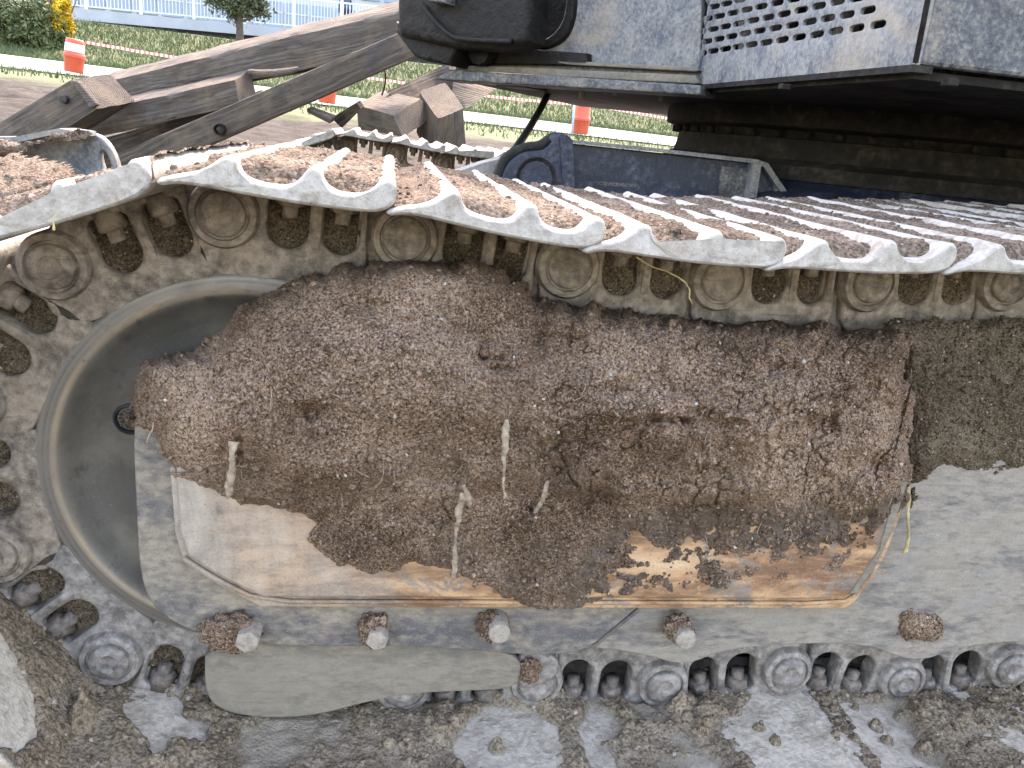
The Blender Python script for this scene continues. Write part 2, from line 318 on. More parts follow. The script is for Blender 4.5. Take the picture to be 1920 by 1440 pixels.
def crumbs(P, size, seed=0):           # many small irregular grains joined into one mesh's arrays
    V0, F0 = ico(); r = np.random.default_rng(seed); n = len(P)
    q = r.normal(size=(n, 4)); q /= np.linalg.norm(q, axis=1)[:, None]; a, b, c, d = q.T
    R = np.stack([1-2*(c*c+d*d), 2*(b*c-d*a), 2*(b*d+c*a), 2*(b*c+d*a), 1-2*(b*b+d*d), 2*(c*d-b*a), 2*(b*d-c*a), 2*(c*d+b*a), 1-2*(b*b+c*c)], 1).reshape(n, 3, 3)
    jit = 1+r.uniform(-.3, .3, (n, len(V0), 1)); sc = (size[:, None]*r.uniform(.6, 1.2, (n, 3)))[:, None, :]
    V = np.einsum('nij,nkj->nki', R, V0[None]*jit*sc)+P[:, None, :]
    F = F0[None]+(np.arange(n)*len(V0))[:, None, None]; return V.reshape(-1, 3), F.reshape(-1, 3)
# ================================================================== THE EXCAVATOR
EX = empty('excavator', (0, 0, 0), 'tracked excavator with dusty dark blue body and soil-caked tracks, filling the picture', 'excavator')
def part(name, me, parent=EX, label=None):
    o = put(name, me, parent)
    if label: o['label'] = label
    return o
# ---- track chain: pins in travel order (bottom run leftwards, round the idler, top run rightwards)
PINS = [(2.28, .088), (2.075, .088), (1.865, .09), (1.66, .086), (1.455, .092), (1.25, .088), (1.047, .106), (.856, .084), (.652, .105), (.449, .085), (.25, .092), (.052, .086), (-.149, .088), (-.348, .141), (-.476, .301), (-.489, .506), (-.380, .679), (-.190, .753),
        (.022, .740), (.228, .718), (.433, .714), (.645, .724), (.848, .737), (1.05, .748), (1.255, .753), (1.46, .755), (1.665, .753), (1.87, .755), (2.075, .753), (2.28, .754)]
PITCH = .205
def win(u, w, v0, v1, n=10):            # D-shaped window: flat on the shoe side, round towards the rail
    P = [(u-w/2, v1-.006), (u-w/2+.006, v1), (u+w/2-.006, v1), (u+w/2, v1-.006)]
    for k in range(n+1):
        a = -math.pi*k/n; P.append((u+w/2*math.cos(a), v0+w/2+(w/2)*math.sin(a)))
    return P
def link_meshes(mat, tagname):
    arcA = [(.040*math.cos(a), .040*math.sin(a)) for a in np.linspace(math.radians(80), math.radians(215), 14)]
    out = arcA+[(-.030, -.052), (-.018, -.068), (-.006, -.074), (.158, -.074), (.164, -.068), (.170, -.04), (.166, -.01), (.166, .02), (.172, .043), (.166, .047), (.02, .047)]
    tl = [(.155, -.073), (.188, -.073), (.20, -.066), (.212, -.045)]+[(PITCH+.036*math.cos(a), .036*math.sin(a)) for a in np.linspace(math.radians(-40), math.radians(80), 10)]+[(.185, .046), (.155, .046)]
    tail = plate('tail', tl, [], .018, .04, .003, mat)
    body = plate('link body', out, [win(.073, .05, -.034, .036), win(.136, .046, -.034, .036)], .004, .036, .006, mat)
    boss = lathe([(0, .03), (.041, .03), (.041, -.002), (.038, -.008), (.031, -.010), (.0295, -.006), (.0275, -.006), (0, -.006)], 36, 'Y', (0, 0, 0), mat)
    strut = boxmesh('strut', (.100, .0015, -.03), (.113, .03, .045), mat, .005)
    bm = bmesh.new()
    for me in (body, boss, tail, strut): bm.from_mesh(me)
    me = bpy.data.meshes.new('track_link '+tagname); bm.to_mesh(me); bm.free(); me.materials.append(mat)
    me.polygons.foreach_set('use_smooth', [True]*len(me.polygons)); sharp(me, 40); return me
LINK_UP = link_meshes(MT['link'], 'upper'); LINK_LO = link_meshes(MT['link_low'], 'lower')
def pin_mesh(mat): return sharp(lathe([(0, .20), (.0265, .20), (.0265, -.010), (.0245, -.013), (.014, -.0145), (.012, -.0125), (0, -.012)], 32, 'Y', (0, 0, 0), mat, 'pin'), 50)
PIN_UP, PIN_LO = pin_mesh(MT['link']), pin_mesh(MT['link_low'])
def nut_mesh(mat):
    a = lathe([(0, .044), (.0185, .044), (.0185, .020), (.015, .017), (0, .017)], 6, 'Z', (0, .019, 0), mat); b = lathe([(0, .03), (.010, .03), (.010, .004), (0, .003)], 10, 'Z', (0, .019, 0), mat)
    bm = bmesh.new(); bm.from_mesh(a); bm.from_mesh(b); me = bpy.data.meshes.new('nut'); bm.to_mesh(me); bm.free(); me.materials.append(mat); return me
NUT_UP, NUT_LO = nut_mesh(MT['link']), nut_mesh(MT['nut'])
SHOE_P = [(-.030, .049), (-.024, .055), (-.008, .060), (.006, .064), (.018, .072), (.027, .083), (.034, .0865), (.041, .084), (.0435, .075), (.050, .0655), (.062, .0625), (.085, .0615), (.096, .065), (.103, .075), (.108, .085), (.114, .0875), (.120, .0845), (.1225, .074), (.130, .066), (.142, .063), (.160, .064), (.170, .071), (.176, .081), (.183, .0865), (.191, .0845), (.1945, .074), (.1935, .060),
          (.186, .052), (.168, .047), (.10, .0465), (.045, .0485), (.01, .051), (-.012, .050), (-.024, .046)]
SHOE_P = [(a, b-.004-.0035*max(0., min(1., (b-.066)/.016))) for a, b in SHOE_P]
SY0, SY1 = -.185, .415
def shoe_mesh(mat, seed):
    ys = np.concatenate([[SY0, SY0+.0015, SY0+.005], np.linspace(SY0+.015, SY1-.015, 18), [SY1-.005, SY1]]); P = np.array(smooth(SHOE_P, 2)); n = len(P); c = P.mean(0)
    V = []; 
    for k, y in enumerate(ys):
        ins = {0: .0035, 1: .0012, len(ys)-1: .003}.get(k, 0); d = P-c; Q = P.copy()
        nrm = np.stack([np.roll(P, -1, 0)-np.roll(P, 1, 0)], 0)[0]; nr = np.stack([nrm[:, 1], -nrm[:, 0]], 1); nr /= np.linalg.norm(nr, axis=1)[:, None]
        Q = P+nr*ins*(1 if ((P+nr*.001-c)**2).sum() < ((P-c)**2).sum() else -1) if ins else Q
        V.append(np.stack([Q[:, 0], np.full(n, y), Q[:, 1]], 1))
    V = np.concatenate(V); V[:, 2] += .0022*fbm(V+seed*7.7, 22, 3, seed)*sstep(.055, .075, V[:, 2]); V[:, 1] += np.where(V[:, 1] < SY0+.02, .003*fbm(V+seed*3., 30, 3, seed), 0)
    F = [(k*n+j, k*n+(j+1) % n, (k+1)*n+(j+1) % n, (k+1)*n+j) for k in range(len(ys)-1) for j in range(n)]
    me = mesh_py('track_shoe', V, F, mat, True); bm = bmesh.new(); bm.from_mesh(me); bm.verts.ensure_lookup_table()
    for base in (0, (len(ys)-1)*n):
        f = bm.faces.new([bm.verts[base+j] for j in range(n)]); f.smooth = False
        bmesh.ops.triangulate(bm, faces=[f])
    bmesh.ops.recalc_face_normals(bm, faces=bm.faces); bm.to_mesh(me); bm.free(); return sharp(me, 55)
SHOES_UP = [shoe_mesh(MT['shoe'], k) for k in range(3)]; SHOES_LO = [shoe_mesh(MT['shoe_low'], 5)]
FR = []                                  # frames of the shoes: (origin, angle, u, v)
for k in range(len(PINS)-1):
    a, b = np.array(PINS[k]), np.array(PINS[k+1]); d = (b-a)/np.linalg.norm(b-a); FR.append((a, -math.atan2(d[1], d[0]), d, np.array([-d[1], d[0]])))
def chain(dy, dz, ks, far=False):
    for k in ks:
        a, th, d, v = FR[k]; low = k <= 13
        lk = bpy.data.objects.new('track_link', LINK_LO if low else LINK_UP); lk.location = (a[0], dy, a[1]+dz); lk.rotation_euler = (0, th, 0); link_obj(lk, EX)
        pn = bpy.data.objects.new('pin', PIN_LO if low else PIN_UP); link_obj(pn, lk)
        for u in (.073, .136):
            nu = bpy.data.objects.new('nut', NUT_LO if low else NUT_UP); nu.location = (u, 0, 0); link_obj(nu, lk)
        if not far:
            il = bpy.data.objects.new('inner_track_link', LINK_LO if low else LINK_UP); il.location = (a[0], dy+.19, a[1]+dz); il.rotation_euler = (0, th, 0); link_obj(il, EX)
        sh = bpy.data.objects.new('track_shoe', (SHOES_LO[0] if low else SHOES_UP[k % 3])); sh.location = (a[0], dy, a[1]+dz); sh.rotation_euler = (0, th, 0); link_obj(sh, EX)
        sh.location.z += 0
chain(0, 0, range(len(FR)))
FAR_Y, FAR_Z = 2.62, .0
chain(FAR_Y, FAR_Z, range(12, len(FR)-2), True)
# ---- idler wheel
IC = (-.164, 0, .423)
prof = [(.2615, .07), (.2615, .012), (.2595, .006), (.254, .003), (.247, .004), (.243, .0025), (.237, .003), (.231, .007), (.225, .014), (.216, .024), (.203, .033), (.185, .038), (.15, .041), (.11, .041), (.10, .05), (.096, .03), (.09, .02), (0, .02)]
web = lathe(prof, 96, 'Y', (0, 0, 0), MT['idler'], 'idler_wheel')
idl = bpy.data.objects.new('idler_wheel', web); idl.location = IC; link_obj(idl, EX); idl['label'] = 'dark worn idler wheel with polished rim'
rim2 = lathe([(.2615, .07), (.28, .075), (.28, .115), (.2615, .12), (.2615, .185), (.2, .185)], 96, 'Y', (0, 0, 0), MT['idler'], 'rim'); link_obj(bpy.data.objects.new('rim', rim2), idl)
fi = bpy.data.objects.new('idler_wheel', web); fi.location = (IC[0], FAR_Y, IC[2]+FAR_Z); link_obj(fi, EX)
# window in the wheel's web with gravel packed in it
hc = ay(243, 787, .035)
part('web_window', sharp(lathe([(.0, .0405), (.016, .0405), (.0165, .036), (.018, .034), (.021, .036), (.0215, .045)], 28, 'Y', (hc[0]-.0, 0, hc[2]), MT['black'])), EX)
gv = ay(243, 787, .037); gp = rng.uniform(-1, 1, (200, 2)); gp = gp[(gp**2).sum(1) < 1]*.014
V, F = crumbs(np.stack([gv[0]+gp[:, 0], np.full(len(gp), .0395), gv[2]+gp[:, 1]], 1), rng.uniform(.0012, .0028, len(gp)), 3)
tag(put('gravel', mesh_np('gravel', V, F, MT['soil_dry'], False)), 'pale gravel packed into the round hole of the idler wheel', 'gravel', None, 'stuff')
# ---- track frame and guards (front faces: frame -.027, guard -.045, ledge -.062, panel -.072)
FRO = smooth(xz([(1075, 660), (1690, 640), (1740, 605), (2700, 605), (2700, 1182), (1920, 1202), (1815, 1212), (1770, 1226), (1735, 1238), (1705, 1238), (1672, 1228), (1640, 1214), (1560, 1206), (1420, 1212), (1345, 1224), (1315, 1238), (1285, 1245), (1255, 1243), (1225, 1232), (1150, 1220), (1085, 1212)], -.027), 2)
frame = part('track_frame', plate('track_frame', FRO, [], -.027, .01, .004, MT['frame']))
part('frame_box', boxmesh('frame_box', (.12, .012, .19), (2.3, .19, .6), MT['dark'], .01))
part('gap_blocker', boxmesh('gap_blocker', (-.12, .10, .05), (2.3, .13, .26), MT['dark'], .004))  # added dark plate, blocks the sunlit ground behind the lower link windows
GDO = smooth(xz([(330, 800), (262, 770), (249, 800), (255, 940), (262, 1080), (283, 1135), (330, 1172), (400, 1196), (520, 1213), (760, 1212), (880, 1219), (980, 1229), (1060, 1228), (1108, 1214), (1150, 1178), (1196, 1140), (1300, 900), (1100, 780), (600, 780)], -.045), 2)
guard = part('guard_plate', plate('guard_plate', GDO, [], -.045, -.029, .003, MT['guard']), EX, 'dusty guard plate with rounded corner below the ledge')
GUO = smooth(xz([(385, 1200), (384, 1275), (392, 1312), (425, 1334), (480, 1343), (545, 1344), (610, 1336), (690, 1314), (770, 1299), (870, 1294), (978, 1290), (978, 1215), (700, 1195)], -.024), 2)
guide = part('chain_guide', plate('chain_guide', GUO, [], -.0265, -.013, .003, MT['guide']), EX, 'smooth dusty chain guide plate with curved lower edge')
part('guide_end', plate('guide_end', smooth(xz([(968, 1222), (1030, 1228), (1049, 1240), (1044, 1268), (1015, 1286), (968, 1292)], -.018), 2), [], -.020, .004, .005, MT['link_low']), guide)
LEO = xz([(318, 880), (328, 1000), (343, 1055), (400, 1092), (487, 1139), (900, 1141), (1585, 1142), (1603, 1130), (1640, 1080), (1664, 1035), (1690, 965), (1700, 900), (1700, 720), (700, 720)], -.064)
part('ledge', plate('ledge', LEO, [], -.064, -.043, .004, MT['ledge']), EX, 'rusty stepped ledge along the frame')
PAO = xz([(330, 880), (338, 1000), (352, 1043), (405, 1078), (492, 1121), (900, 1122), (1580, 1124), (1594, 1114), (1628, 1070), (1650, 1030), (1674, 965), (1684, 900), (1684, 740), (700, 740)], -.080)
pan = part('ledge_panel', plate('ledge_panel', PAO, [], -.080, -.0605, .005, MT['ledge']), EX, 'rust-stained panel above the ledge')
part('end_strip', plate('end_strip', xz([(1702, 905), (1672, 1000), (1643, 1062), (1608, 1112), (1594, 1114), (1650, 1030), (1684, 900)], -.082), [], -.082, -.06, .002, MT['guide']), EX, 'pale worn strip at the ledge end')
part('lip_line_tube', tube('lip_line_tube', [ay(a, b, -.0665) for a, b in ((345, 1046), (402, 1083), (489, 1127), (700, 1128), (1000, 1129), (1300, 1130), (1578, 1131), (1604, 1116), (1640, 1068))], .0032, MT['ledge'], 6, 1), EX)  # tube added so the panel's lower lip casts a fine shadow line
# diagonal seam where the guard plate butts on the frame
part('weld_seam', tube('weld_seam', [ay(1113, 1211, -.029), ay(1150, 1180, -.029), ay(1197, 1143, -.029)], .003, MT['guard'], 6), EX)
BOLTS = [(463, 1206), (707, 1203), (937, 1190), (1287, 1201)]
for q, (a, b) in enumerate(BOLTS):
    c = ay(a, b, -.082); r = .0148 if q else .016
    part('bolt', hexcyl('bolt', c, r, -.082, -.04 if q < 3 else -.02, MT['bolt'], 6 if q in (0, 1) else 14, .3+q), guard if q < 3 else frame)
# square pocket in the frame
pc = xz([(1680, 1150), (1690, 1140), (1760, 1140), (1776, 1152), (1770, 1195), (1750, 1210), (1695, 1208), (1680, 1190)], -.028)
# ================================================================== SOIL
def heap(name, polypx, yref, yface, thick, roll, mats, res, label, cat, rough_fn, pits=(), seed=0, ncr=4000, amp=1., top_cut=None):
    poly = np.array(xz(polypx, yref)); lo = poly.min(0)-.01; hi = poly.max(0)+.01
    nu, nv = int((hi[0]-lo[0])/res)+1, int((hi[1]-lo[1])/res)+1
    U, W = np.meshgrid(np.linspace(lo[0], hi[0], nu), np.linspace(lo[1], hi[1], nv), indexing='ij'); p2 = np.stack([U.ravel(), W.ravel()], 1); p3 = np.stack([p2[:, 0], np.full(len(p2), seed*3.3), p2[:, 1]], 1)
    e = poly_sd(p2, poly)+.010*fbm(p3, 38, 4, 11+seed)+.0025*fbm(p3, 250, 3, 12)
    T = np.array([(*ay(a, b, yref)[[0, 2]], t) for a, b, t in thick]); wt = 1/(((p2[:, None, :]-T[None, :, :2])**2).sum(2)+.0006)**2.2; t = (wt*T[:, 2]).sum(1)/wt.sum(1)
    rg = rough_fn(p2)                     # 0 compact, 1 crumbly
    d = t*(1-np.exp(-np.clip(e, 0, 1)/.028))
    d += .010*amp*fbm(p3, 9, 4, 21+seed)*sstep(0, .03, e)
    warp = np.stack([fbm(p3, 60, 2, 31), fbm(p3, 60, 2, 32)], 1)*.006
    c1, j1 = domes(p2+warp, 38, seed+1); c2, j2 = domes(p2+warp, 85, seed+2); c3, j3 = domes(p2+warp*.6, 190, seed+3)
    lump = sstep(-.15, .3, fbm(p3, 14, 3, 41+seed))
    thin = 1-sstep(.006, .022, t)
    d += amp*(1-.6*thin)*(rg*(.0125*c1*lump+.0068*c2*(.4+.6*lump)+.0026*c3)+(1-rg)*(.0008*c1+.0018*c2+.0024*c3))*sstep(0, .016, e)
    d += amp*thin*(.016*fbm(p3*np.array([1, 1, 1.5]), 17, 5, 131, .6)-.0015)
    d += amp*(.0075*fbm(p3, 55, 4, 51, .62)*(.45+.55*rg)+.0024*fbm(p3, 260, 2, 61, .7))
    # cracks along low places of a ridged noise
    rd = np.abs(fbm(p3*np.array([1, 1, 1.5]), 11, 4, 71+seed)); d -= .003*amp*np.exp(-(rd/.035)**2)*sstep(.15, .45, fbm(p3, 5, 2, 81+seed)+.18)*sstep(.01, .04, e)*(.35+.65*rg)
    d -= .009*amp*rg*np.exp(-(j1/.16)**2)*sstep(.02, .28, fbm(p3, 16, 3, 171+seed))*(1-thin)*sstep(.01, .03, e)
    if seed == 0:                         # the broken overhanging ledge right of the middle
        xa, xb, z0 = ay(1090, 780, yref)[0], ay(1440, 780, yref)[0], ay(1250, 786, yref)[2]; zz = p2[:, 1]-z0+.010*fbm(p3, 22, 4, 141, .6)
        d += .022*sstep(xa, xa+.06, p2[:, 0])*(1-sstep(xb-.05, xb, p2[:, 0]))*sstep(-.002, .004, zz)*np.exp(-np.clip(zz, 0, 1)/.07)
    for (a, b, ra, rb, dep) in pits:
        c = ay(a, b, yref)[[0, 2]]; q = (p2-c)/np.array([ra, rb])/.00065; d -= dep*np.exp(-((q**2).sum(1)))*(1+.8*fbm(p3, 120, 3, 91))
    y = yface-d+np.where(e < .03, roll(p2)*np.exp(-np.clip(e, 0, 1)/.007), 0)
    V = np.stack([p2[:, 0], y, p2[:, 1]], 1)
    # push along the view so that the outline stays where it is seen
    k = (y-CAM[1])/(yref-CAM[1]); V[:, 0] = CAM[0]+(p2[:, 0]-CAM[0])*k; V[:, 2] = CAM[2]+(p2[:, 1]-CAM[2])*k
    F = grid_faces(nu, nv, e > -.0005); F = F[:, ::-1]; ok = np.where(e > .004)[0]
    V2, F2 = compact(np.c_[V, thin*sstep(-.2, .2, fbm(p3, 10, 2, 151)+.2)], F); me = mesh_np(name, V2[:, :3], F2, mats[0]); me.attributes.new('thin', 'FLOAT', 'POINT').data.foreach_set('value', V2[:, 3].astype(np.float32)); o = put(name, me)
    if ncr:
        pk = rng.choice(ok, ncr); sz = np.clip(rng.gamma(2.2, .0009, ncr), .0008, .0055); CV, CF = crumbs(V[pk]+np.array([0, -.0006, 0]), sz, seed+5)
        c = put(name.replace('heap', 'crumbs').replace('crust', 'crumbs'), mesh_np('crumbs', CV, CF, mats[0], True)); c.parent = o; c.location -= o.location; c['kind'] = 'stuff'
        npb = {0: 70, 2: 14, 4: 2}[seed]; pk = rng.choice(ok, npb); CV, CF = crumbs(V[pk]+np.array([0, -.001, 0]), rng.uniform(.0008, .003, npb), seed+6)
        c = put('pebbles', mesh_np('pebbles', CV, CF, MT['pebble'], True)); c.parent = o; c.location -= o.location; c['kind'] = 'stuff'
    return tag(o, label, cat, None, 'stuff')
HP = [(249, 800), (248, 760), (256, 700), (268, 668), (315, 662), (372, 655), (385, 640), (430, 598), (452, 570), (500, 548), (585, 512), (640, 492), (760, 487), (880, 488), (935, 500), (975, 520), (1010, 560), (1050, 555), (1090, 575), (1110, 562), (1135, 578), (1230, 588), (1300, 596), (1360, 606), (1420, 596), (1500, 605), (1530, 600), (1600, 618), (1700, 612), (1722, 640), (1703, 700), (1719, 750), (1704, 815), (1714, 880), (1704, 940), (1690, 958), (1670, 975), (1645, 1015), (1600, 1060), (1500, 1085), (1400, 1095), (1300, 1112), (1200, 1112), (1120, 1125), (1090, 1145), (1000, 1140), (930, 1115), (860, 1085), (780, 1055), (700, 1085), (610, 1050), (575, 1010), (600, 980), (555, 965), (505, 958), (450, 945), (405, 925), (352, 905), (318, 882), (290, 850), (278, 815)]
TH = [(270, 780, .028), (300, 700, .03), (330, 860, .022), (420, 640, .055), (420, 900, .03), (450, 780, .07), (560, 560, .05), (600, 700, .095), (620, 850, .085), (600, 960, .03), (660, 1030, .018), (740, 540, .06), (760, 700, .105), (760, 880, .07), (760, 980, .03), (850, 1040, .014), (920, 560, .055), (920, 740, .10), (920, 860, .07), (930, 960, .022), (1000, 1060, .014), (1050, 1110, .010), (1080, 640, .055), (1080, 760, .085), (1080, 880, .06), (1100, 960, .020), (1180, 1050, .0), (1250, 680, .065), (1250, 800, .085), (1250, 900, .05), (1250, 970, .008), (1300, 1050, -.001), (1220, 1090, -.002), (1420, 1085, -.006), (1380, 1010, .003), (1580, 1040, -.003), (1500, 1080, -.008), (1640, 1020, -.004), (1450, 650, .06), (1450, 780, .08), (1450, 900, .05), (1450, 970, .007), (1500, 1020, -.001), (1600, 660, .05), (1620, 800, .055), (1620, 920, .03), (1640, 980, .003), (1690, 760, .03)]
def hp_rough(p2):
    a = ay(1000, 700, -.14)[0]; z = ay(900, 930, -.1)[2]
    return np.clip(.10+.9*sstep(a-.05, a+.10, p2[:, 0]+.05*fbm(np.c_[p2, p2[:, 0]], 8, 3, 3))+.55*sstep(z+.06, z-.02, p2[:, 1])*sstep(-.15, .05, p2[:, 0]), 0, 1)
def hp_roll(p2):
    z = ay(900, 880, -.1)[2]; xr = ay(1660, 800, -.1)[0]; return np.where(p2[:, 0] > xr, .03, np.where(p2[:, 1] > z, .085, .004))
PITS = [(690, 572, 30, 12, .014), (585, 775, 22, 14, .020), (905, 655, 10, 26, .014), (935, 690, 45, 7, .016), (925, 672, 28, 6, .016), (735, 915, 30, 18, .018), (820, 895, 40, 25, .02), (1250, 785, 60, 8, .02), (1320, 775, 40, 9, .018), (1010, 640, 14, 40, .012), (1150, 730, 30, 14, .016), (1545, 800, 40, 20, .018), (1640, 870, 30, 16, .018), (860, 880, 14, 30, .02), (1480, 690, 40, 12, .014), (450, 840, 8, 22, .016)]
heap('soil_heap', HP, -.13, -.0805, TH, hp_roll, [MT['soil']], .00155, 'large brown heap of packed soil covering the track frame', 'soil', hp_rough, PITS, 0, 7000)
HP2 = [(1655, 604), (1690, 592), (1760, 598), (2300, 592), (2300, 860), (1920, 872), (1880, 878), (1860, 895), (1800, 880), (1770, 875), (1735, 905), (1715, 960), (1695, 960), (1690, 800)]
heap('soil_crust', HP2, -.06, -.026, [(1690, 700, .065), (1730, 700, .048), (1730, 820, .04), (1800, 650, .03), (1800, 800, .022), (1900, 700, .028), (1900, 850, .01), (2200, 700, .03), (1720, 920, .012)], lambda p: np.full(len(p), .004), [MT['soil_dark']], .0024, 'dark olive soil crust on the frame right of the heap', 'soil', lambda p: np.full(len(p), .35), (), 2, 1500, .8)
HP3 = [(1677, 1152), (1688, 1138), (1762, 1140), (1777, 1154), (1771, 1195), (1750, 1212), (1694, 1210), (1677, 1190)]
heap('soil_plug', HP3, -.03, -.022, [(1725, 1170, .02)], lambda p: np.full(len(p), .004), [MT['soil']], .0013, 'square brown soil plug filling the pocket of the frame', 'soil', lambda p: np.full(len(p), .0), (), 4, 140, .6)
# soil lumps clinging to the four bolts: half cones of soil above each bolt head
def lump(name, c, r, mat, sub, amp, scale, seed, squash=(1, 1, 1)):
    bm = bmesh.new(); bmesh.ops.create_icosphere(bm, subdivisions=sub, radius=1); V = np.array([v.co[:] for v in bm.verts]); F = np.array([[v.index for v in f.verts] for f in bm.faces]); bm.free()
    n = fbm(V*1.3+seed*9.1, 1.6, 4, seed, .6); V = V*(1+amp*n[:, None])*np.array(r)*np.array(squash); return mesh_np(name, V+np.array(c), F, mat)
for q, ((a, b), (dx, dy, sx, sz)) in enumerate(zip(BOLTS, [(-32, -22, .036, .024), (-6, -24, .019, .022), (-14, -18, .021, .019), (-14, -22, .018, .02)])):
    c = ay(a+dx, b+dy, -.055); tag(put('soil_clod', lump('soil_clod', c, (sx, .022, sz), MT['soil'], 5, .55, 1, 30+q)), ['wide brown soil clod beside the leftmost bolt of the guard', 'soil clod capping the second bolt from the left', 'dark soil clod on the third bolt from the left', 'small soil clod behind the bolt under the ledge corner'][q], 'soil', 'soil clods on the guard bolts', 'stuff')
tag(put('soil_clod', lump('soil_clod', ay(995, 1258, -.03), (.014, .008, .02), MT['soil'], 5, .6, 1, 40)), 'thin soil smear on the end of the chain guide', 'soil', None, 'stuff')
# soil packed in the windows of the upper links
PV, PF, off = [], [], 0
for k in range(12, len(FR)-4):
    a, th, d, v = FR[k]
    for u in (.073, .136):
        n = 34; s = np.linspace(-.030, .030, n); A, B = np.meshgrid(s, np.linspace(-.037, .042, n), indexing='ij'); q = np.stack([u+A.ravel(), B.ravel()], 1); w3 = np.stack([a[0]+q[:, 0]*d[0]+q[:, 1]*v[0], np.zeros(len(q)), a[1]+q[:, 0]*d[1]+q[:, 1]*v[1]], 1)
        c2, _ = domes(w3[:, [0, 2]], 80, 3); w3[:, 1] = .021-.010*c2*.6-.014*fbm(w3, 28, 4, k)+rng.uniform(-.003, .006)+.006*((q[:, 1] > .015))
        PV.append(w3); PF.append(grid_faces(n, n)[:, ::-1]+off); off += len(w3)
tag(put('packed_soil', mesh_np('packed_soil', np.concatenate(PV), np.concatenate(PF), MT['soil_dark'])), 'dark soil packed into the windows of the upper track links', 'soil', None, 'stuff')
# soil between the grousers of the upper shoes
PV, PF, off = [], [], 0; CP = []
for k in range(14, len(FR)-3):
    a, th, d, v = FR[k]; nu, ny = 76, 200; A, B = np.meshgrid(np.linspace(-.022, .196, nu), np.linspace(SY0+.004, SY1, ny), indexing='ij'); u, y = A.ravel(), B.ravel()
    w3 = np.stack([a[0]+u*d[0]+.06*v[0], y, a[1]+u*d[1]+.06*v[1]], 1); c1, _ = domes(w3[:, :2], 60, 2); c2, _ = domes(w3[:, :2], 150, 4)
    fill = .0152+.0022*sstep(17, 21, k)+.007*fbm(w3, 9, 3, 5)+.0035*fbm(w3, 50, 4, 9, .6)+.0022*c1*sstep(0, .3, fbm(w3, 14, 2, 6))+.0014*c2
    if k in (15, 16): fill += .004+.008*np.clip(fbm(w3, 9, 3, 15), 0, 1)
    near = sstep(SY0+.004, SY0+.034, y+.014*fbm(w3, 20, 3, 8)); base = np.interp(u, [p[0] for p in SHOE_P[:27]], [p[1] for p in SHOE_P[:27]])
    vv = .0565+fill*near-.004*(1-near); vv = np.where(u < .012, np.minimum(vv, .054+.3*(u+.03)), vv)
    P = np.stack([a[0]+u*d[0]+vv*v[0], y, a[1]+u*d[1]+vv*v[1]], 1); PV.append(P); PF.append(grid_faces(nu, ny)+off); off += len(P)
    s = rng.choice(np.where((near > .5) & (vv > base-.001))[0], 170); CP.append(P[s])
ss = put('shoe_soil', mesh_np('shoe_soil', np.concatenate(PV), np.concatenate(PF), MT['soil_dry'])); tag(ss, 'dry brown soil caked between the ribs of the upper track shoes', 'soil', None, 'stuff')
CP = np.concatenate(CP); CV, CF = crumbs(CP, np.clip(rng.gamma(2, .0009, len(CP)), .0008, .004), 71); c = put('crumbs', mesh_np('crumbs', CV, CF, MT['soil_dry'])); c.parent = ss; c.location -= ss.location; c['kind'] = 'stuff'
# ground soil over the lower shoes, with bare clay-filmed metal showing through
def gpoly(pxs, z=.04): return [tuple(azp(a, b, z)[:2]) for a, b in pxs]
BARE = [gpoly(p, .075 if q == 0 else .044) for q, p in enumerate(([(240, 1335), (300, 1310), (330, 1310), (350, 1340), (390, 1345), (375, 1375), (310, 1385), (290, 1415), (265, 1375)], [(850, 1395), (880, 1350), (930, 1330), (1000, 1335), (1035, 1370), (1050, 1450), (870, 1450)], [(1105, 1330), (1150, 1345), (1165, 1370), (1130, 1395), (1160, 1450), (1110, 1440), (1090, 1370)],
        [(1395, 1345), (1440, 1312), (1500, 1306), (1530, 1345), (1552, 1400), (1545, 1450), (1430, 1450), (1390, 1390)], [(1585, 1330), (1640, 1326), (1690, 1322), (1705, 1350), (1735, 1400), (1780, 1450), (1660, 1450), (1615, 1390)], [(1240, 1440), (1330, 1420), (1345, 1450), (1240, 1460)]))]
GL = [(930, 1412, .016, .012), (1420, 1380, .016, .013), (1450, 1408, .014, .012), (1640, 1375, .015, .012), (1660, 1400, .014, .013), (1600, 1340, .01, .008), (1690, 1350, .014, .009), (1270, 1345, .02, .012), (1560, 1400, .012, .008), (1730, 1420, .02, .014), (1310, 1390, .016, .01), (150, 1420, .03, .014)]
res = .0021; x0, x1, yA, yB = -.75, 1.75, -.34, .06; nu, nv = int((x1-x0)/res), int((yB-yA)/res)
A, B = np.meshgrid(np.linspace(x0, x1, nu), np.linspace(yA, yB, nv), indexing='ij'); p2 = np.stack([A.ravel(), B.ravel()], 1); p3 = np.c_[p2, np.zeros(len(p2))]
plateX = [-.75, -.43, -.392, -.366, -.16, .04, 1.75]; plateZ = [.0, .01, .03, .084, .0455, .0425, .0435]
zb = np.interp(p2[:, 0], plateX, plateZ); t = .011+.020*fbm(p3, 6, 4, 101)+.006*fbm(p3, 40, 4, 102)
c1, _ = domes(p2, 45, 7); c2, _ = domes(p2, 110, 8); c3, _ = domes(p2, 230, 9); lm = sstep(-.1, .35, fbm(p3, 10, 3, 103)+.25*sstep(.75, 1.1, p2[:, 0]))
t += lm*(.008*c1+.004*c2)+.0014*c3+.0006*c2
t = np.maximum(t, .003+.002*fbm(p3, 70, 3, 104))
for P in BARE:
    s = poly_sd(p2, P)+.012*fbm(p3, 26, 5, 111, .6); t = t*(1-sstep(-.014, .006, s))-.004*sstep(-.004, .008, s)
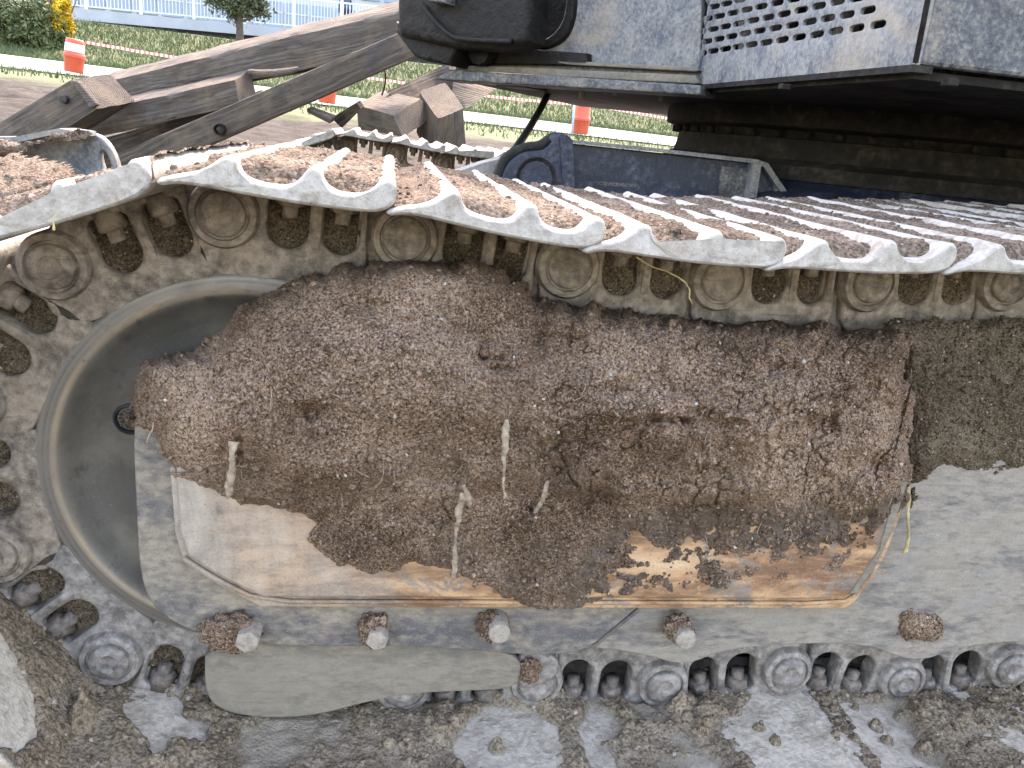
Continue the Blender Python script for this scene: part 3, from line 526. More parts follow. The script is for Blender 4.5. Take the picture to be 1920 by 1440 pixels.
for a, b, r, h in GL:
    c = azp(a, b, .04)[:2]; q = ((p2-c)**2).sum(1)/(r*.75)**2; t = t+(h+.012)*np.exp(-q*q)*(1+.7*fbm(p3, 70, 3, 121))
t += .05*sstep(.0, .05, -.195-p2[:, 1])*0
V = np.c_[p2, zb+t]; cut = p2[:, 0] > -2
V4, F4 = compact(np.c_[V, 1-sstep(.002, .011, t+.004*fbm(p3, 30, 3, 161))], grid_faces(nu, nv, cut)); gm = mesh_np('ground_soil', V4[:, :3], F4, MT['soil_grey']); gm.attributes.new('thin', 'FLOAT', 'POINT').data.foreach_set('value', V4[:, 3].astype(np.float32)); gs = put('ground_soil', gm); tag(gs, 'wet grey-brown soil covering the lower track shoes along the bottom edge', 'soil', None, 'stuff')
ok = np.where(cut & (t > .012))[0]; pk = rng.choice(ok, 2600); CV, CF = crumbs(V[pk], np.clip(rng.gamma(2., .0018, 2600), .001, .011), 81); c = put('crumbs', mesh_np('crumbs', CV, CF, MT['soil_grey'])); c.parent = gs; c.location -= gs.location; c['kind'] = 'stuff'
# soil on the inner face of the tilted shoe at the lower left
a, th, d, v = FR[13]; nu, ny = 110, 110; A, B = np.meshgrid(np.linspace(-.025, .20, nu), np.linspace(SY0+.002, .03, ny), indexing='ij'); u, y = A.ravel(), B.ravel(); w3 = np.stack([u, y, u*0], 1)
bare = [tuple(p) for p in ((.20, -.03), (.20, -.19), (.11, -.19), (.03, -.17), (.015, -.13), (.05, -.085), (.10, -.055))]
c1, _ = domes(w3[:, :2], 60, 5); tt = .007+.006*fbm(w3, 20, 4, 7)+.004*c1; s = poly_sd(w3[:, :2], bare)+.010*fbm(w3, 24, 5, 9, .6); tt = np.maximum(tt, .002)*(1-sstep(-.005, .004, s))-.005*sstep(-.003, .005, s)
vv = .047-tt; P = np.stack([a[0]+u*d[0]+vv*v[0], y, a[1]+u*d[1]+vv*v[1]], 1)
tag(put('shoe_soil', mesh_np('shoe_soil', P, grid_faces(nu, ny)[:, ::-1], MT['soil_grey'])), 'soil film on the tilted track shoe at the lower left corner', 'soil', None, 'stuff')
# roots and straws stuck in the soil
def strip(name, pxs, y, r0, r1, mat, label, seed):
    P = [ay(a, b, yy) for (a, b), yy in zip(pxs, y if hasattr(y, '__len__') else [y]*len(pxs))]
    me = tube(name, P, lambda q: .78*(r0+(r1-r0)*q)*(1+.25*math.sin(9*q+seed*2)), mat, 8, 3); V = np.empty(len(me.vertices)*3, np.float32); me.vertices.foreach_get('co', V); V = V.reshape(-1, 3)
    ym = V[:, 1].copy(); cy = np.interp(-V[:, 2], [-p[2] for p in P], [p[1] for p in P]); V[:, 1] = cy+(V[:, 1]-cy)*.4; V[:, 0] += .004*fbm(V, 45, 4, seed, .65); V[:, 1] += .002*fbm(V, 90, 3, seed+1); me.vertices.foreach_set('co', V.ravel()); tag(put(name, me), label, 'root' if name == 'root' else 'straw', 'roots and straws in the soil')
strip('root', [(440, 828), (436, 850), (434, 885), (431, 915), (429, 934)], [-.150, -.152, -.146, -.138, -.132], .0072, .0035, MT['root'], 'thick pale root sticking out at the left of the heap', 1)
strip('root', [(952, 782), (946, 800), (949, 830), (943, 880), (946, 935)], [-.17, -.178, -.176, -.168, -.158], .0058, .0020, MT['root'], 'flat pale root in the middle of the heap', 2)
strip('root', [(872, 925), (860, 965), (853, 1000), (855, 1040), (850, 1082)], [-.150, -.140, -.122, -.112, -.104], .0052, .0034, MT['root'], 'longest pale root hanging over the rusty ledge', 3)
strip('root', [(870, 910), (880, 930), (884, 950)], [-.155, -.152, -.142], .0040, .0028, MT['root'], 'short stub root beside the longest root', 4)
strip('root', [(1027, 903), (1016, 935), (1003, 970), (998, 992)], [-.148, -.138, -.118, -.108], .0048, .0014, MT['root'], 'slanting pale splinter root above the ledge', 5)
strip('straw', [(1707, 900), (1702, 950), (1703, 1000), (1699, 1036)], [-.06, -.058, -.052, -.045], .0035, .0042, MT['straw'], 'yellow straw stalk standing at the right end of the ledge', 6)
strip('straw', [(1196, 482), (1220, 500), (1262, 512), (1290, 535), (1300, 570)], -.10, .0014, .0008, MT['straw'], 'thin curved straw hanging from the upper track', 7)
strip('straw', [(285, 792), (282, 810), (276, 830)], -.115, .0012, .0006, MT['root'], 'fine root hair on the left edge of the heap', 8)
strip('straw', [(105, 432), (100, 408), (112, 400)], -.19, .0012, .0005, MT['straw'], 'fine straw curl on the leftmost track shoe', 9)
# fine root hairs standing out of the heap
HV, HF, off = [], [], 0; hr = np.random.default_rng(31); hm = bpy.data.objects['soil_heap']; hv = np.empty(len(hm.data.vertices)*3, np.float32); hm.data.vertices.foreach_get('co', hv); hv = hv.reshape(-1, 3)+np.array(hm.location)
for k in range(110):
    s = hv[hr.integers(len(hv))]; L = hr.uniform(.008, .035); d = hr.normal(size=3)*np.array([.5, .25, .7]); d[2] -= .5; d /= np.linalg.norm(d); e = s+d*L; e[1] = min(e[1], s[1])-hr.uniform(.001, .006); mdp = (s+e)/2+hr.normal(size=3)*np.array([.004, .001, .003])+np.array([0, -.004, 0])
    m_ = tube('h', [s, mdp, e], lambda q: .00055*(1-.6*q), MT['root'], 4, 2); vv = np.array([v.co[:] for v in m_.vertices]); HV.append(vv); HF += [tuple(i+off for i in f.vertices) for f in m_.polygons]; off += len(vv); bpy.data.meshes.remove(m_)
tag(put('root_hairs', mesh_py('root_hairs', np.concatenate(HV), HF, MT['root'], True)), 'scattered hair-fine roots sticking out of the big brown soil heap', 'roots', None, 'stuff')
# ================================================================== UPPER BODY, SLEW RING, CARBODY
K = np.array([.749, .168, 1.02]); F2 = np.array([.72, .992, 1.02]); RL = np.array([.123, 1.48, 1.003]); TOP = 2.3
# side panel facing the camera
part('side_panel', prism('side_panel', [(.755, .168, 1.02), (2.8, .17, 1.02), (2.8, .17, TOP), (.715, .168, TOP)], (0, .02, 0), MT['paint'], .006), EX, 'dusty dark blue side panel at the upper right')
# perforated panel running away from the corner
pd = F2-K; pl_len = np.linalg.norm(pd); pu = pd/pl_len; pn = np.array([-pu[1], pu[0], 0.])   # outward normal (towards -X)
if pn[0] > 0: pn = -pn
def on_panel(px, py, off=0.):
    p = apl(px, py, K+pn*off, pn); return (p-K)@pu, p[2]
rows = [[(1315.5, 100), (1337, 95.5), (1360, 91.5), (1383.5, 87.5), (1409, 83.5), (1436.5, 79.5), (1466.5, 74.5), (1498, 69.5), (1531.5, 64.5), (1567, 58), (1606, 52.5), (1646, 46)],
        [(1325.5, 77.5), (1348, 73), (1371.5, 68), (1397, 62.5), (1424, 57.5), (1454, 52.5), (1485, 47), (1518, 40.5), (1552, 34), (1588, 27.5), (1627, 19)],
        [(1314.5, 59), (1337, 54.5), (1360, 49.5), (1385, 44), (1412, 38), (1440, 32.5), (1470, 26), (1502, 18.5), (1535, 11), (1570, 3), (1607, -4), (1648, -13)],
        [(1326.5, 35), (1349, 30), (1374, 24), (1400, 18), (1427, 12), (1457, 5), (1489, -2), (1524, -10), (1560, -18), (1600, -27)],
        [(1339.5, 12), (1362, 6.5), (1387, 0), (1413, -7), (1442, -14), (1474, -22), (1508, -31), (1545, -40)], [(1328, -9), (1351, -14), (1375, -20), (1402, -27), (1431, -35), (1462, -43), (1496, -52)]]
holes = []
for r in rows:
    for a, b in r:
        q = (a-1315)/331.; w_, h_ = (20+10.5*q)/2, (10+5*q)/2; sl_ = (-.19-.05*q); L = []
        for k in range(16):
            t = 2*math.pi*k/16; x_ = (w_-h_)*(1 if math.cos(t) > 0 else -1)+h_*math.cos(t); L.append(on_panel(a+x_, b+x_*sl_+h_*math.sin(t)))
        holes.append(L[::-1])
zlo = lambda s: 1.0+.0*s
pm = plate('perforated_panel', [(0.0, 1.02), (pl_len, 1.02), (pl_len, TOP), (0., TOP)], holes, 0, .008, .001, MT['paint_lt'])
# local (s, y, z) -> world: s along pu, y along -pn (inwards)
mw = Matrix(((pu[0], -pn[0], 0, K[0]), (pu[1], -pn[1], 0, K[1]), (0, 0, 1, 0), (0, 0, 0, 1))); pm.transform(mw)
bm = bmesh.new(); bm.from_mesh(pm); bmesh.ops.recalc_face_normals(bm, faces=bm.faces); bm.to_mesh(pm); bm.free()
ppan = part('perforated_panel', pm, EX, 'blue grey panel with rows of slotted holes')
edge = part('corner_edge', tube('corner_edge', [(.747, .166, 1.022), (.73, .166, 1.6), (.711, .166, TOP)], .004, MT['dark'], 10, 1), ppan)
part('panel_lip', prism('panel_lip', [tuple(K+pn*.004), tuple(F2+pn*.004), tuple(F2-pn*.03), tuple(K-pn*.03)], (0, 0, -.010), MT['under']), ppan)
bc = apl(1297, 42, K+pn*.01, pn); hx = hexcyl('bolt', (0, 0, 0), .02, -.03, 0, MT['bolt']); hx.transform(Matrix.Translation(bc)@Matrix(((pu[0], -pn[0], 0, 0), (pu[1], -pn[1], 0, 0), (0, 0, 1, 0), (0, 0, 0, 1)))); part('bolt', hx, ppan)
# hoses and ribs seen through the slots
for q in range(5):
    b0 = K+pu*(.15+.2*q)-pn*.10; part('hose', tube('hose', [b0+np.array([0, 0, -.0+.02]), b0+pu*.1+np.array([.02, 0, .2]), b0+pu*.35+np.array([0, 0, .42])], .028, MT['guide' if q % 2 else 'under'], 10), ppan)
part('inner_sun_block', prism('inner_sun_block', [(.93, .36, 1.02), (.90, 1.1, 1.02), (.55, 1.45, 1.02), (.8, 2.55, 1.02), (2.4, 2.55, 1.02), (2.75, .36, 1.02)], (0, 0, 1.25), MT['dark']), ppan)  # dark closed block added inside so no sun shows through the slots
part('roof_plate', prism('roof_plate', [(.72, .175, TOP), (.70, .99, TOP), (.3, 1.35, TOP), (.8, 2.6, TOP), (2.5, 2.6, TOP), (2.8, .18, TOP)], (0, 0, .02), MT['paint']), ppan)
if 0: part('inner_bulkhead', prism('inner_bulkhead', [tuple(K-pn*.35+pu*.02), tuple(F2-pn*.35), tuple(F2-pn*.35+np.array([0, 0, 1.])), tuple(K-pn*.35+pu*.02+np.array([0, 0, 1.]))], tuple(-pn*.01), MT['dark']), ppan)
# front wall with its ledge rails
wd = RL-np.array([F2[0], F2[1], 1.003]); wl = np.linalg.norm(wd); wu = wd/wl; wn = np.array([-wu[1], wu[0], 0.])
if wn[1] > 0: wn = -wn
W0 = np.array([F2[0], F2[1], 1.003]); WM = Matrix(((wu[0], -wn[0], 0, W0[0]), (wu[1], -wn[1], 0, W0[1]), (0, 0, 1, 0), (0, 0, 0, 1)))
def on_wall(px, py, off=0.):
    p = apl(px, py, W0+wn*off, wn); return ((p-W0)@wu, p[2])
def wall_plate(name, pxs, y0, y1, bev, mat, parent=EX, it=0, label=None):
    pl = [on_wall(a, b, -y0) for a, b in pxs]; pl = smooth(pl, it) if it else pl
    me = plate(name, pl[::-1], [], y0, y1, bev, mat); me.transform(WM); bm = bmesh.new(); bm.from_mesh(me); bmesh.ops.recalc_face_normals(bm, faces=bm.faces); bm.to_mesh(me); bm.free(); return part(name, me, parent, label)
wall = wall_plate('front_wall', [(1320, -260), (1312, 168), (850, 143), (862, 88), (985, 92), (1020, 88), (1045, 74), (1060, 52), (1068, 20), (1069, -30), (1060, -260)], 0, .03, .004, MT['paint_lt'], EX, 0, 'dust-coated wall of the upper frame')
wall_plate('rail', [(1312, 132), (1303, 134), (1046, 120), (1046, 113), (1303, 126)], -.03, .002, .003, MT['guide'], wall)
wall_plate('rail', [(1312, 156), (1303, 157), (855, 133), (860, 122), (1303, 141)], -.045, .002, .004, MT['guide'], wall)
wall_plate('flange', [(1314, 178), (822, 149), (824, 143), (842, 130), (1314, 160)], -.09, .02, .005, MT['paint'], wall)
wall_plate('bracket', [(850, 118), (852, 78), (868, 84), (1000, 92), (1100, 100), (1100, 122)], -.03, .001, .004, MT['dark'], wall)
wall_plate('opening_lip', [(985, 93), (1018, 92), (1048, 80), (1066, 58), (1076, 20), (1076, -60), (1066, -60), (1060, 18), (1052, 45), (1035, 66), (1012, 78), (985, 83)], -.02, .05, .006, MT['dark'], wall, 1)
wall_plate('opening_cheek', [(1013, -260), (1013, 66), (1002, 92), (1078, 92), (1078, -260)], .034, .06, .004, MT['dark'], wall)
for (a, b, r) in ((902, 98, .034), (1115, 18, .0)):
    if r:
        s, z = on_wall(a, b, .06); me = hexcyl('bolt', (s, 0, z), r, -.075, -.03, MT['dark'], 10); me.transform(WM); part('bolt', me, wall)
cast = wall_plate('boom_foot', [(744, -260), (743, 58), (748, 66), (850, 88), (930, 90), (975, 84), (990, 76), (994, 40), (994, -260)], -.16, -.06, .02, MT['dark'], EX, 0, 'oily black cast boom foot')
wall_plate('lower_facet', [(741, 40), (742, 62), (776, 106), (800, 114), (842, 122), (856, 84), (800, 60)], -.13, .0, .012, MT['dark'], cast)
wall_plate('clamp', [(800, -40), (801, 2), (836, 6), (836, -40)], -.2, -.1, .006, MT['paint'], cast)
# fillet edge on the casting
fe = [apl(a, b, W0+wn*.17, wn) for a, b in ((790, 8), (815, 40), (845, 68), (870, 74), (960, 78))]; part('casting_edge', tube('casting_edge', fe, .007, MT['dark'], 10), cast)
# underside pan
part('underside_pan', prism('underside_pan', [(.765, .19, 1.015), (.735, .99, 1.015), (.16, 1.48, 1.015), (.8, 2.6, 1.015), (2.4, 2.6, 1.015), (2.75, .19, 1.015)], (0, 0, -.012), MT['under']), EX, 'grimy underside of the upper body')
for a, b in ((1780, 160), (1470, 167), (1700, 198)):
    c = azp(a, b, .995); part('lug', boxmesh('lug', (c[0]-.009, c[1]-.009, .994), (c[0]+.009, c[1]+.009, 1.004), MT['under'], .002), EX)
for a, b, h in ((1092, 168, .03), (1135, 172, .012), (1152, 173, .012), (1240, 182, .015)):
    c = azp(a, b, 1.0); part('stud', lathe([(0, 1.005), (.008, 1.005), (.008, 1.005-h), (0, 1.004-h)], 10, 'Z', (c[0], c[1], 0), MT['guard']), EX)
wall_plate('skid', [(930, 148), (986, 155), (986, 164), (930, 160)], -.02, .1, .003, MT['black'], wall)
# slew ring
RCX, RCY, RR = 1.52, 1.48, .66
ring = part('slew_ring', sharp(lathe([(.3, 1.004), (RR, 1.004), (RR+.004, .998), (RR+.004, .952), (RR-.01, .946), (RR-.05, .944), (RR-.052, .924), (RR-.04, .922), (RR-.036, .89), (RR-.03, .87), (RR-.0, .855), (RR+.01, .82), (.3, .82)], 96, 'Z', (RCX, RCY, 0), MT['under'])), EX, 'large dark slew ring with bolt heads')
for q in range(28):
    t = math.radians(150+q*7.3); part('bolt', lathe([(0, .9235), (.012, .9235), (.012, .941), (0, .943)], 6, 'Z', (RCX+(RR-.028)*math.cos(t), RCY+(RR-.032)*math.sin(t), 0), MT['under']), ring)
part('pedestal', lathe([(RR-.02, .83), (RR+.02, .80), (RR+.12, .77), (RR+.3, .74), (RR+.3, .5), (.2, .5)], 96, 'Z', (RCX, RCY, 0), MT['navy']), EX)
# carbody beam with flange, lug and stiffeners
beam = part('carbody_beam', plate('carbody_beam', xz([(1060, 268), (1415, 306), (1440, 318), (1475, 380), (1475, 470), (1060, 470)], 1.02), [], 1.02, 1.06, .004, MT['navy']), EX, 'navy carbody beam between the tracks')
fl = [ay(a, b, 1.0) for a, b in ((1068, 262), (1250, 280), (1420, 299), (1440, 306), (1478, 362), (1500, 420))]; fl2 = [ay(a, b, 1.0) for a, b in ((1068, 268), (1250, 287), (1412, 306), (1432, 313), (1469, 366), (1490, 424))]
part('flange', prism('flange', [tuple(p) for p in fl]+[tuple(p) for p in fl2[::-1]], (0, .30, 0), MT['paint_lt']), beam)
part('stiffener', prism('stiffener', [tuple(ay(a, b, .985)) for a, b in ((1414, 306), (1428, 309), (1414, 400), (1396, 400))], (0, .04, 0), MT['paint_lt']), beam)
part('stiffener', prism('stiffener', [tuple(ay(a, b, 1.01)) for a, b in ((1352, 312), (1410, 318), (1400, 400), (1345, 400))], (0, .02, 0), MT['paint']), beam)
part('stiffener', prism('stiffener', [tuple(ay(a, b, 1.01)) for a, b in ((1452, 342), (1470, 366), (1470, 400), (1450, 400))], (0, .02, 0), MT['paint']), beam)
lug = part('pivot_lug', plate('pivot_lug', smooth(xz([(1078, 420), (1076, 300), (1074, 262), (1062, 252), (1046, 251), (1036, 262), (1022, 280), (1005, 281), (980, 284), (958, 298), (944, 320), (938, 345), (938, 420)], .96), 1), [], .96, 1.04, .008, MT['navy']), EX, 'rounded navy pivot lug at the end of the carbody beam')
pc3 = ay(1006, 334, .955); part('pivot_ring', sharp(lathe([(.0, .964), (.040, .964), (.0405, .955), (.047, .953), (.049, .962)], 36, 'Y', (pc3[0], 0, pc3[2]), MT['dark'])), lug)
part('lug_rim', tube('lug_rim', [ay(a, b, .975) for a, b in ((930, 360), (936, 318), (952, 292), (985, 277), (1012, 276), (1030, 262))], .014, MT['dark'], 10), lug)
part('lug_rib', prism('lug_rib', [tuple(ay(a, b, .95)) for a, b in ((1050, 252), (1074, 262), (1080, 420), (1060, 420))], (0, .02, 0), MT['navy']), lug)
part('lug_cap', prism('lug_cap', [tuple(ay(a, b, 1.0)) for a, b in ((1046, 252), (1058, 250), (1026, 285), (1012, 285))], (0, .12, 0), MT['dark']), lug)
part('shield_plate', prism('shield_plate', [tuple(ay(a, b, 1.02)) for a, b in ((850, 325), (905, 306), (945, 296), (935, 345), (850, 345))], (0, .1, 0), MT['paint_lt']), lug)
# stamped number on the beam face
tc = bpy.data.curves.new('stamp', 'FONT'); tc.body = '*YC00V00204081004*'; tc.size = .028; tc.extrude = .0004
to = bpy.data.objects.new('tmp', tc); COL.objects.link(to); dg = bpy.context.evaluated_depsgraph_get(); tm = bpy.data.meshes.new_from_object(to.evaluated_get(dg)); bpy.data.objects.remove(to)
wdt = max(v.co.x for v in tm.vertices); tgt = ay(1196, 346, 1.018)-ay(1114, 340, 1.018)
tm.transform(Matrix.Scale(np.linalg.norm(tgt)/wdt, 4)); tm.transform(Matrix.Translation(ay(1114, 346, 1.0175))@Matrix.Rotation(-math.atan2(tgt[2], tgt[0]), 4, 'Y')@Matrix.Rotation(math.pi/2, 4, 'X')); tm.materials.clear(); tm.materials.append(MT['guard']); part('stamped_number', tm, beam)
# hose hanging down to the lug
part('hanging_hose', tube('hanging_hose', [ay(1034, 160, 1.9), ay(1024, 185, 1.75), ay(998, 232, 1.45), ay(966, 280, 1.2), ay(950, 300, 1.1)], .011, MT['black'], 12), EX, 'black hose hanging from the upper body')
# ================================================================== GROUND AND BACKGROUND
YN, YF, YE, YT = 22., 25., 26.5, 33.       # path near and far edge, foot and top of the bank
def line_z(pA, pB, y):
    a, b = ay(*pA, y), ay(*pB, y); s = (b[2]-a[2])/(b[0]-a[0]); return lambda x: a[2]+s*(x-a[0])
zN = line_z((100, 139), (1240, 273), YN); zF = line_z((60, 111), (1240, 256), YF); zE = line_z((60, 108), (1240, 252), YE); zT = line_z((150, 38), (430, 73), YT); z14 = line_z((60, 148), (1000, 268), 13.)
def terrain(x, y):
    x = np.asarray(x, float); y = np.asarray(y, float); xx = np.clip(x, -26, 22)
    ys = [3.6, 4.6, 7.5, 13., YN, YF, YE, YT, YT+3, 60.]
    zs = [0*x, 0*x+.02, .62*z14(xx), z14(xx), zN(xx), zF(xx), zE(xx), zT(xx), zT(xx)+.05, zT(xx)+.1]
    r = zs[0].copy()
    for k in range(len(ys)-1):
        t = np.clip((y-ys[k])/(ys[k+1]-ys[k]), 0, 1); r = np.where(y > ys[k], zs[k]*(1-t)+zs[k+1]*t, r)
    return r
xs = np.concatenate([np.linspace(-60, -14, 30), np.linspace(-13.8, 14, 260), np.linspace(14.5, 70, 34)]); ys = np.concatenate([np.linspace(-8, 3, 30), np.linspace(3.1, 16, 170), np.linspace(16.15, 36, 170), np.linspace(37, 80, 20)])
A, B = np.meshgrid(xs, ys, indexing='ij'); X, Yv = A.ravel(), B.ravel(); Z = terrain(X, Yv); p3 = np.c_[X, Yv, 0*X]
soilm = sstep(3.2, 4.6, Yv)*(1-sstep(10.5, 14.5, Yv+1.2*fbm(p3, .5, 3, 3))); Z += soilm*(.10*fbm(p3, .9, 5, 1, .6)+.045*fbm(p3, 4, 4, 2))+(1-soilm)*.02*fbm(p3, 1.5, 3, 4)*((Yv > YF+.2) | (Yv < YN-.2))
Z -= np.where((Yv < 3.2) & (Yv > -1.5), .03, 0)
n = NT('ground of soil and grass'); sp = n.t.nodes.new('ShaderNodeSeparateXYZ'); n.lk(n.pos, sp.inputs[0]); yy = n.math('ADD', sp.outputs[1], n.math('MULTIPLY', n.math('SUBTRACT', n.noise(.55, 4), .5), 5.))
gr = n.ramp(n.math('ADD', n.math('MULTIPLY', n.noise(1.3, 5), .5), n.math('MULTIPLY', n.noise(14, 4, .7), .5)), (.3, (.045, .065, .026)), (.5, (.085, .105, .048)), (.68, (.16, .15, .095)))
so_ = n.ramp(n.noise(3, 7, .65), (.3, (.018, .014, .010)), (.55, (.042, .035, .028)), (.75, (.075, .066, .055)))
gf = n.ramp(n.math('MULTIPLY', yy, .02), (.235, 0.), (.27, 1.)); col = n.mix(gf, so_, gr)
MT['ground'] = n.done(col, .95, n.bump(n.noise(9, 6, .7), .8, .05), spec=.2)
g = put('ground', mesh_np('ground', np.c_[X, Yv, Z], grid_faces(len(xs), len(ys)), MT['ground']), None, (0, 0, 0)); g['kind'] = 'structure'
# paved path
px_ = np.linspace(-40, 40, 60); V = []; 
for x in px_:
    for t in (0, .33, .66, 1): y = YN+(YF-YN)*t; V.append((x, y, float(terrain(x, y))+.035))
MT['path'] = plain('pale concrete path', (.19, .20, .21), .85, 0, .08, 3)
p = put('path', mesh_np('path', np.array(V), grid_faces(60, 4), MT['path']), None, (0, 0, 0)); p['kind'] = 'structure'
# grass tufts
def blades(P, h, wd, seed):
    r = np.random.default_rng(seed); n = len(P); a = r.uniform(0, 2*math.pi, n); hh = h*r.uniform(.5, 1.3, n); ln = r.normal(0, .35, (n, 2))*hh[:, None]; dx = np.stack([np.cos(a), np.sin(a), 0*a], 1)*wd*r.uniform(.6, 1.4, n)[:, None]
    tip = P+np.c_[ln, hh]; V = np.stack([P-dx, P+dx, tip], 1).reshape(-1, 3); return V, np.arange(3*n).reshape(-1, 3)
n = NT('grass blades'); MT['grass'] = n.done(n.ramp(n.math('ADD', n.math('MULTIPLY', n.noise(.9, 4), .55), n.math('MULTIPLY', n.noise(30, 3, .7), .45)), (.32, (.04, .065, .024)), (.5, (.08, .11, .045)), (.62, (.10, .12, .06)), (.75, (.125, .12, .075))), .8, spec=.2)
N = 60000; gx = rng.uniform(-14, 16, N); gy = np.concatenate([rng.uniform(YF+.15, YT-.2, int(N*.8)), rng.uniform(13, YN-.1, N-int(N*.8))])
dens = fbm(np.c_[gx, gy, 0*gx], .8, 3, 6); kp = (gy > YF) | (dens+rng.uniform(-.3, .3, N) > -.05+.06*(YN-2-gy)); gx, gy = gx[kp], gy[kp]
V, F = blades(np.c_[gx, gy, terrain(gx, gy)], .13, .014, 4); tag(put('grass', mesh_np('grass', V, F, MT['grass'], False)), 'rough green grass on the bank beyond the path', 'grass', None, 'stuff')
# ---- traffic drums, tape, sign
MT['orange'] = plain('faded orange plastic', (.55, .085, .045), .5, 0, .08, 4); MT['white'] = plain('white reflective sheet', (.85, .85, .83), .5, 0, .04, 5); MT['drumbase'] = plain('black rubber base', (.03, .03, .03), .8)
def drum(bpx, y, lean, label, h=.80, white=True):
    b = ay(*bpx, y); root = empty('traffic_drum', tuple(b), label, 'traffic drum', 'orange traffic drums along the path'); k = h/.9
    def L(name, prof, mat):
        o = bpy.data.objects.new(name, lathe([(r*k, z*k) for r, z in prof], 32, 'Z', (0, 0, 0), mat)); link_obj(o, root); return o
    L('body', [(0, 0), (.235, 0), (.245, .03), (.262, .40), (.285, .42), (.285, .50), (.262, .515), (.255, .54), (.25, .56), (.240, .80), (.235, .86), (.20, .895), (0, .90)], MT['orange'])
    if white: L('white_band', [(.2535, .555), (.2575, .56), (.2455, .76), (.2415, .765)], MT['white'])
    L('rib', [(.262, .385), (.291, .41), (.291, .425), (.262, .43)], MT['orange'])
    root.rotation_euler = (0, math.radians(lean), 0); root.location.z -= .02; return b
d1 = drum((138, 134), 21.6, 6.5, 'leaning orange drum with white band beside the path at upper left', .78)
d2 = drum((613, 192), 21.6, 2, 'orange drum half hidden behind the timbers', .78, False); d3 = drum((1088, 250), 21.4, 0, 'orange drum under the excavator next to the sign post', .76, False)
n = NT('red and white tape'); sx = n.t.nodes.new('ShaderNodeSeparateXYZ'); n.lk(n.pos, sx.inputs[0]); fr = n.math('FRACT', n.math('MULTIPLY', sx.outputs[0], 9.0)); MT['tape'] = n.done(n.ramp(fr, (.45, (.85, .83, .82)), (.5, (.75, .16, .14))), .5)
def tape(pts, label):
    P = smooth(pts, 3, False); V = []; 
    for p in P: V += [(p[0], p[1], p[2]-.03), (p[0], p[1], p[2]+.03), (p[0], p[1]+.002, p[2]+.03), (p[0], p[1]+.002, p[2]-.03)]
    F = [(4*k+j, 4*k+(j+1) % 4, 4*k+4+(j+1) % 4, 4*k+4+j) for k in range(len(P)-1) for j in range(4)]; tag(put('barrier_tape', mesh_py('barrier_tape', V, F, MT['tape'])), label, 'tape', 'barrier tapes between the drums')
TY = 21.3
tape([ay(160, 79, TY), ay(240, 93, TY), ay(322, 107, TY), ay(450, 124, TY), ay(604, 138, TY)], 'white and red tape tied to the leaning drum at upper left')
tape([ay(622, 138, TY), ay(740, 152, TY), ay(900, 180, TY), ay(1070, 195, TY)], 'red and white tape behind the timbers up to the sign post'); tape([ay(1105, 196, TY), ay(1180, 210, TY), ay(1300, 230, TY), ay(1500, 262, TY)], 'red and white tape running right from the drum under the excavator')
MT['post'] = plain('blue grey post', (.38, .48, .60), .5, 0, .06)
sb = ay(1073, 247, 21.15); sg = empty('sign_post', tuple(sb), 'blue grey post with small white sign board beside a drum', 'sign'); tp = ay(1079, 170, 21.15)
link_obj(bpy.data.objects.new('post', tube('post', [(0, 0, -.1), tuple((tp-sb)*1.05)], .032, MT['post'], 8, 0)), sg)
q = [ay(a, b, 21.12)-sb for a, b in ((1051, 171), (1076, 174), (1073, 192), (1049, 186))]; link_obj(bpy.data.objects.new('board', prism('board', [tuple(v) for v in q], (0, .02, 0), MT['white'])), sg)
MT['ink'] = plain('grey ink', (.35, .36, .4), .6); q = [ay(a, b, 21.118)-sb for a, b in ((1055, 175), (1068, 177), (1068, 178.3), (1055, 176.3))]; link_obj(bpy.data.objects.new('lettering', prism('lettering', [tuple(v) for v in q], (0, .003, 0), MT['ink'])), sg)
# ---- footbridge with railing
MT['fascia'] = plain('blue grey painted girder', (.30, .34, .39), .5, 0, .06, 1.5); MT['rail'] = plain('pale painted railing', (.52, .58, .64), .45, 0, .04)
BA = ay(130, 15, 33.3); BB = ay(640, 62, 35.); bd = BB-BA; bl = np.linalg.norm(bd[:2]); bu = bd/bl; perp = np.array([-bu[1], bu[0], 0]); 
BR = empty('footbridge', tuple(BA), 'pale blue grey footbridge with white railing on the bank', 'bridge'); bo = BA
def bx_(name, s0, s1, z0, z1, d0, d1, mat, parent=BR):
    c = [bo+bu*s+perp*d for s, d in ((s0, d0), (s1, d0), (s1, d1), (s0, d1))]; me = prism(name, [tuple(p+np.array([0, 0, z0])) for p in c], (0, 0, z1-z0), mat); return put(name, me, parent)
S0, S1 = -8., 26.
bx_('girder', S0, S1, -.38, 0, 0, .12, MT['fascia']); bx_('deck', S0, S1, -.12, .0, .26, 3.4, MT['fascia']); bx_('girder', S0, S1, -.55, -.13, 3.2, 3.4, MT['fascia']); MT['void'] = plain('dark abutment', (.02, .022, .026), .9); bx_('deck_shadow', S0, S1, -1.6, -.13, .3, .5, MT['void'])  # last box is near-black, standing in for the shadow under the deck
bx_('top_rail', S0, S1, 1.10, 1.16, .05, .12, MT['rail']); bx_('bottom_rail', S0, S1, .10, .14, .06, .11, MT['rail'])
bal = bpy.data.meshes.new('baluster'); bm = bmesh.new(); bmesh.ops.create_cube(bm, size=1)
for v in bm.verts: v.co = Vector((v.co.x*.022, v.co.y*.022, v.co.z*.96))
bm.to_mesh(bal); bm.free(); bal.materials.append(MT['rail']); pst = bpy.data.meshes.new('post'); bm = bmesh.new(); bmesh.ops.create_cube(bm, size=1)
